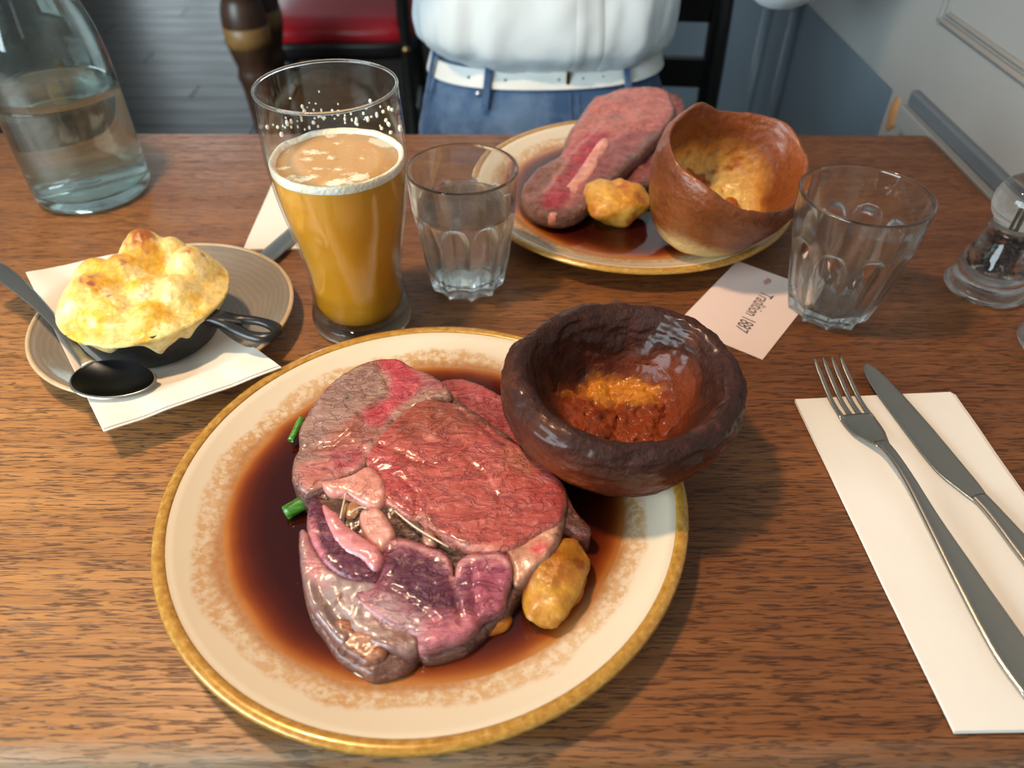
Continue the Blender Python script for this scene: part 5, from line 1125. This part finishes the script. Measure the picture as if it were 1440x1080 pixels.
# jeans: hips and thighs, closed loft
def loft(rings, n, fold, seed, scale=18):
    P = np.zeros((len(rings), n, 3)); th = np.linspace(0, 2*PI, n, endpoint=False)
    for i, (cx, cy, cz, a, b, pw) in enumerate(rings):
        ct, st_ = np.cos(th), np.sin(th)
        P[i, :, 0] = cx+a*np.sign(ct)*np.abs(ct)**pw; P[i, :, 1] = cy+b*np.sign(st_)*np.abs(st_)**pw; P[i, :, 2] = cz
    return P
def wrinkle(P, amp, seed, sc=(16, 16, 9)):
    q = P.reshape(-1, 3)*np.array(sc); nv_ = fbm(q, 1, 3, seed).reshape(P.shape[:2]); cen = P.mean(1, keepdims=True); d = P-cen; d[..., 2] = 0
    return P+d/(np.linalg.norm(d, axis=-1, keepdims=True)+1e-6)*(nv_*amp)[..., None]
cx0 = .048
jr = [(cx0, 1.062, -.014, .146, .086, .85), (cx0, 1.060, -.03, .152, .092, .85), (cx0, 1.055, -.06, .160, .104, .85), (cx0, 1.045, -.11, .172, .125, .8), (cx0, 1.02, -.17, .180, .15, .8), (cx0, 1.0, -.24, .18, .17, .8), (cx0, 1.0, -.285, .165, .16, .8)]
P = loft(spline([np.array(r_) for r_ in jr], 40), 120, 0, 0); P = wrinkle(P, .006, 61, (24, 24, 34)); V, F = grid(P, False, True)
thl = []
for sx in (-1, 1): thl.append(tube(spline([(cx0+sx*.085, 1.02, -.225), (cx0+sx*.10, .85, -.240), (cx0+sx*.12, .68, -.245), (cx0+sx*.12, .625, -.30), (cx0+sx*.12, .64, -.45), (cx0+sx*.12, .66, -.68)], 26), spline([np.array([v]) for v in (.090, .085, .074, .068, .062, .055)], 26)[:, 0], 24))
jn = part('jeans', join((V, F+[tuple(range(120))[::-1], tuple(39*120+j for j in range(120))]), *thl), M_denim, pp)
def on_hip(a, z_, off=.001):
    r_ = np.array([np.interp(-z_, [-q[2] for q in jr], [q[i] for q in jr]) for i in range(6)])
    ct, st_ = math.cos(a), math.sin(a)
    return np.array([r_[0]+(r_[3]+off)*math.copysign(abs(ct)**r_[5], ct), r_[1]+(r_[4]+off)*math.copysign(abs(st_)**r_[5], st_), z_])
def hip_band(z0_, z1_, off, a0, a1, n, mat, name, th_=.0025, tilt=0):
    P = []
    for k_ in range(n):
        a = a0+(a1-a0)*k_/(n-1); zt_ = tilt*math.cos(a)
        P.append([on_hip(a, z0_, off)+[0, 0, zt_], on_hip(a, z0_, off+th_)+[0, 0, zt_], on_hip(a, z1_, off+th_)+[0, 0, zt_], on_hip(a, z1_, off)+[0, 0, zt_]])
    V, F = grid(np.array(P), False, True); return part(name, (V, F+[(0, 1, 2, 3)[::-1], tuple(4*(n-1)+j for j in range(4))]), mat, pp, smooth=False)
hip_band(-.040, -.020, .004, 0, 2*PI, 120, M_belt, 'belt', .003, .004)
for k_ in range(7):
    a = -PI/2-.62+k_*.17
    if k_ in (3,): continue
    p = on_hip(a, -.0295+.004*math.cos(a), .0072); part('belt_hole', blob(tuple(p), (.0016, .0012, .0016), 8, 5, 0), M_dark, pp)
for a in (-PI/2-.42, -PI/2+.62, -PI/2-1.15): hip_band(-.062, -.008, .0095, a-.028, a+.028, 4, M_denim, 'belt_loop', .003)
p = on_hip(-PI/2+.12, -.03, .008); part('belt_buckle', box(p[0]-.003, p[0]+.002, p[1]-.002, p[1]+.002, -.041, -.019, .0008), M_brass, pp, smooth=False)
p = on_hip(-PI/2-.52, -.050, .002); part('rivet', blob(tuple(p), (.005, .003, .005), 12, 8, 0), plain('steel_rivet', (190, 196, 200), .25, .8), pp)
for a in (-PI/2+.14, -PI/2+.20):
    part('fly_seam', tube([on_hip(a, z_, .0025) for z_ in np.linspace(-.045, -.15, 10)], .0022, 6), M_denim, pp)
# shirt
srg = [(cx0, 1.058, -.030, .138, .080, .85), (cx0, 1.055, -.016, .160, .098, .85), (cx0-.001, 1.05, .004, .172, .112, .85), (cx0, 1.05, .04, .172, .114, .85), (cx0, 1.055, .10, .165, .108, .85), (cx0, 1.06, .18, .170, .105, .85), (cx0, 1.07, .27, .185, .10, .8), (cx0, 1.08, .33, .165, .085, .85), (cx0, 1.08, .365, .085, .065, 1), (cx0, 1.075, .395, .06, .055, 1)]
P = loft(spline([np.array(r_) for r_ in srg], 70), 160, 0, 0); P = wrinkle(P, .016, 71, (15, 15, 7)); P = wrinkle(P, .007, 74, (42, 42, 16)); V, F = grid(P, False, True)
sl = []
for A4 in ([(-.02, 1.08, .325), (-.10, 1.075, .33), (-.19, 1.035, .28), (-.240, .98, .212), (-.18, .90, .268), (-.14, .86, .31)], [(.11, 1.08, .325), (.20, 1.072, .32), (.285, 1.03, .215), (.330, .985, .104), (.26, .90, .215), (.215, .858, .28)]):
    Vt, Ft = tube(spline(A4, 40), spline([np.array([v]) for v in (.060, .076, .066, .056, .048, .036)], 40)[:, 0], 28, False); Pt = wrinkle(np.array(Vt).reshape(40, 28, 3), .007, 77, (30, 30, 30)); sl.append((Pt.reshape(-1, 3), Ft))
part('shirt', join((V, F), *sl), M_shirt, pp)
pk = []
Pq = P; jj = [int(round((1.5*PI+a)/(2*PI)*160)) % 160 for a in np.linspace(.10, .34, 7)]
cen = Pq.mean(1)
for i in range(6, 66):
    row = []
    for q_, j in enumerate(jj):
        p = Pq[i, j]; d = p-cen[i]; d[2] = 0; d /= np.linalg.norm(d)+1e-9; row.append(p+d*(.0025 if 0 < q_ < 6 else -.001))
    pk.append(row)
V, F = grid(np.array(pk)); part('button_placket', (V, F), M_shirt, pp)
pp.location.z += .026
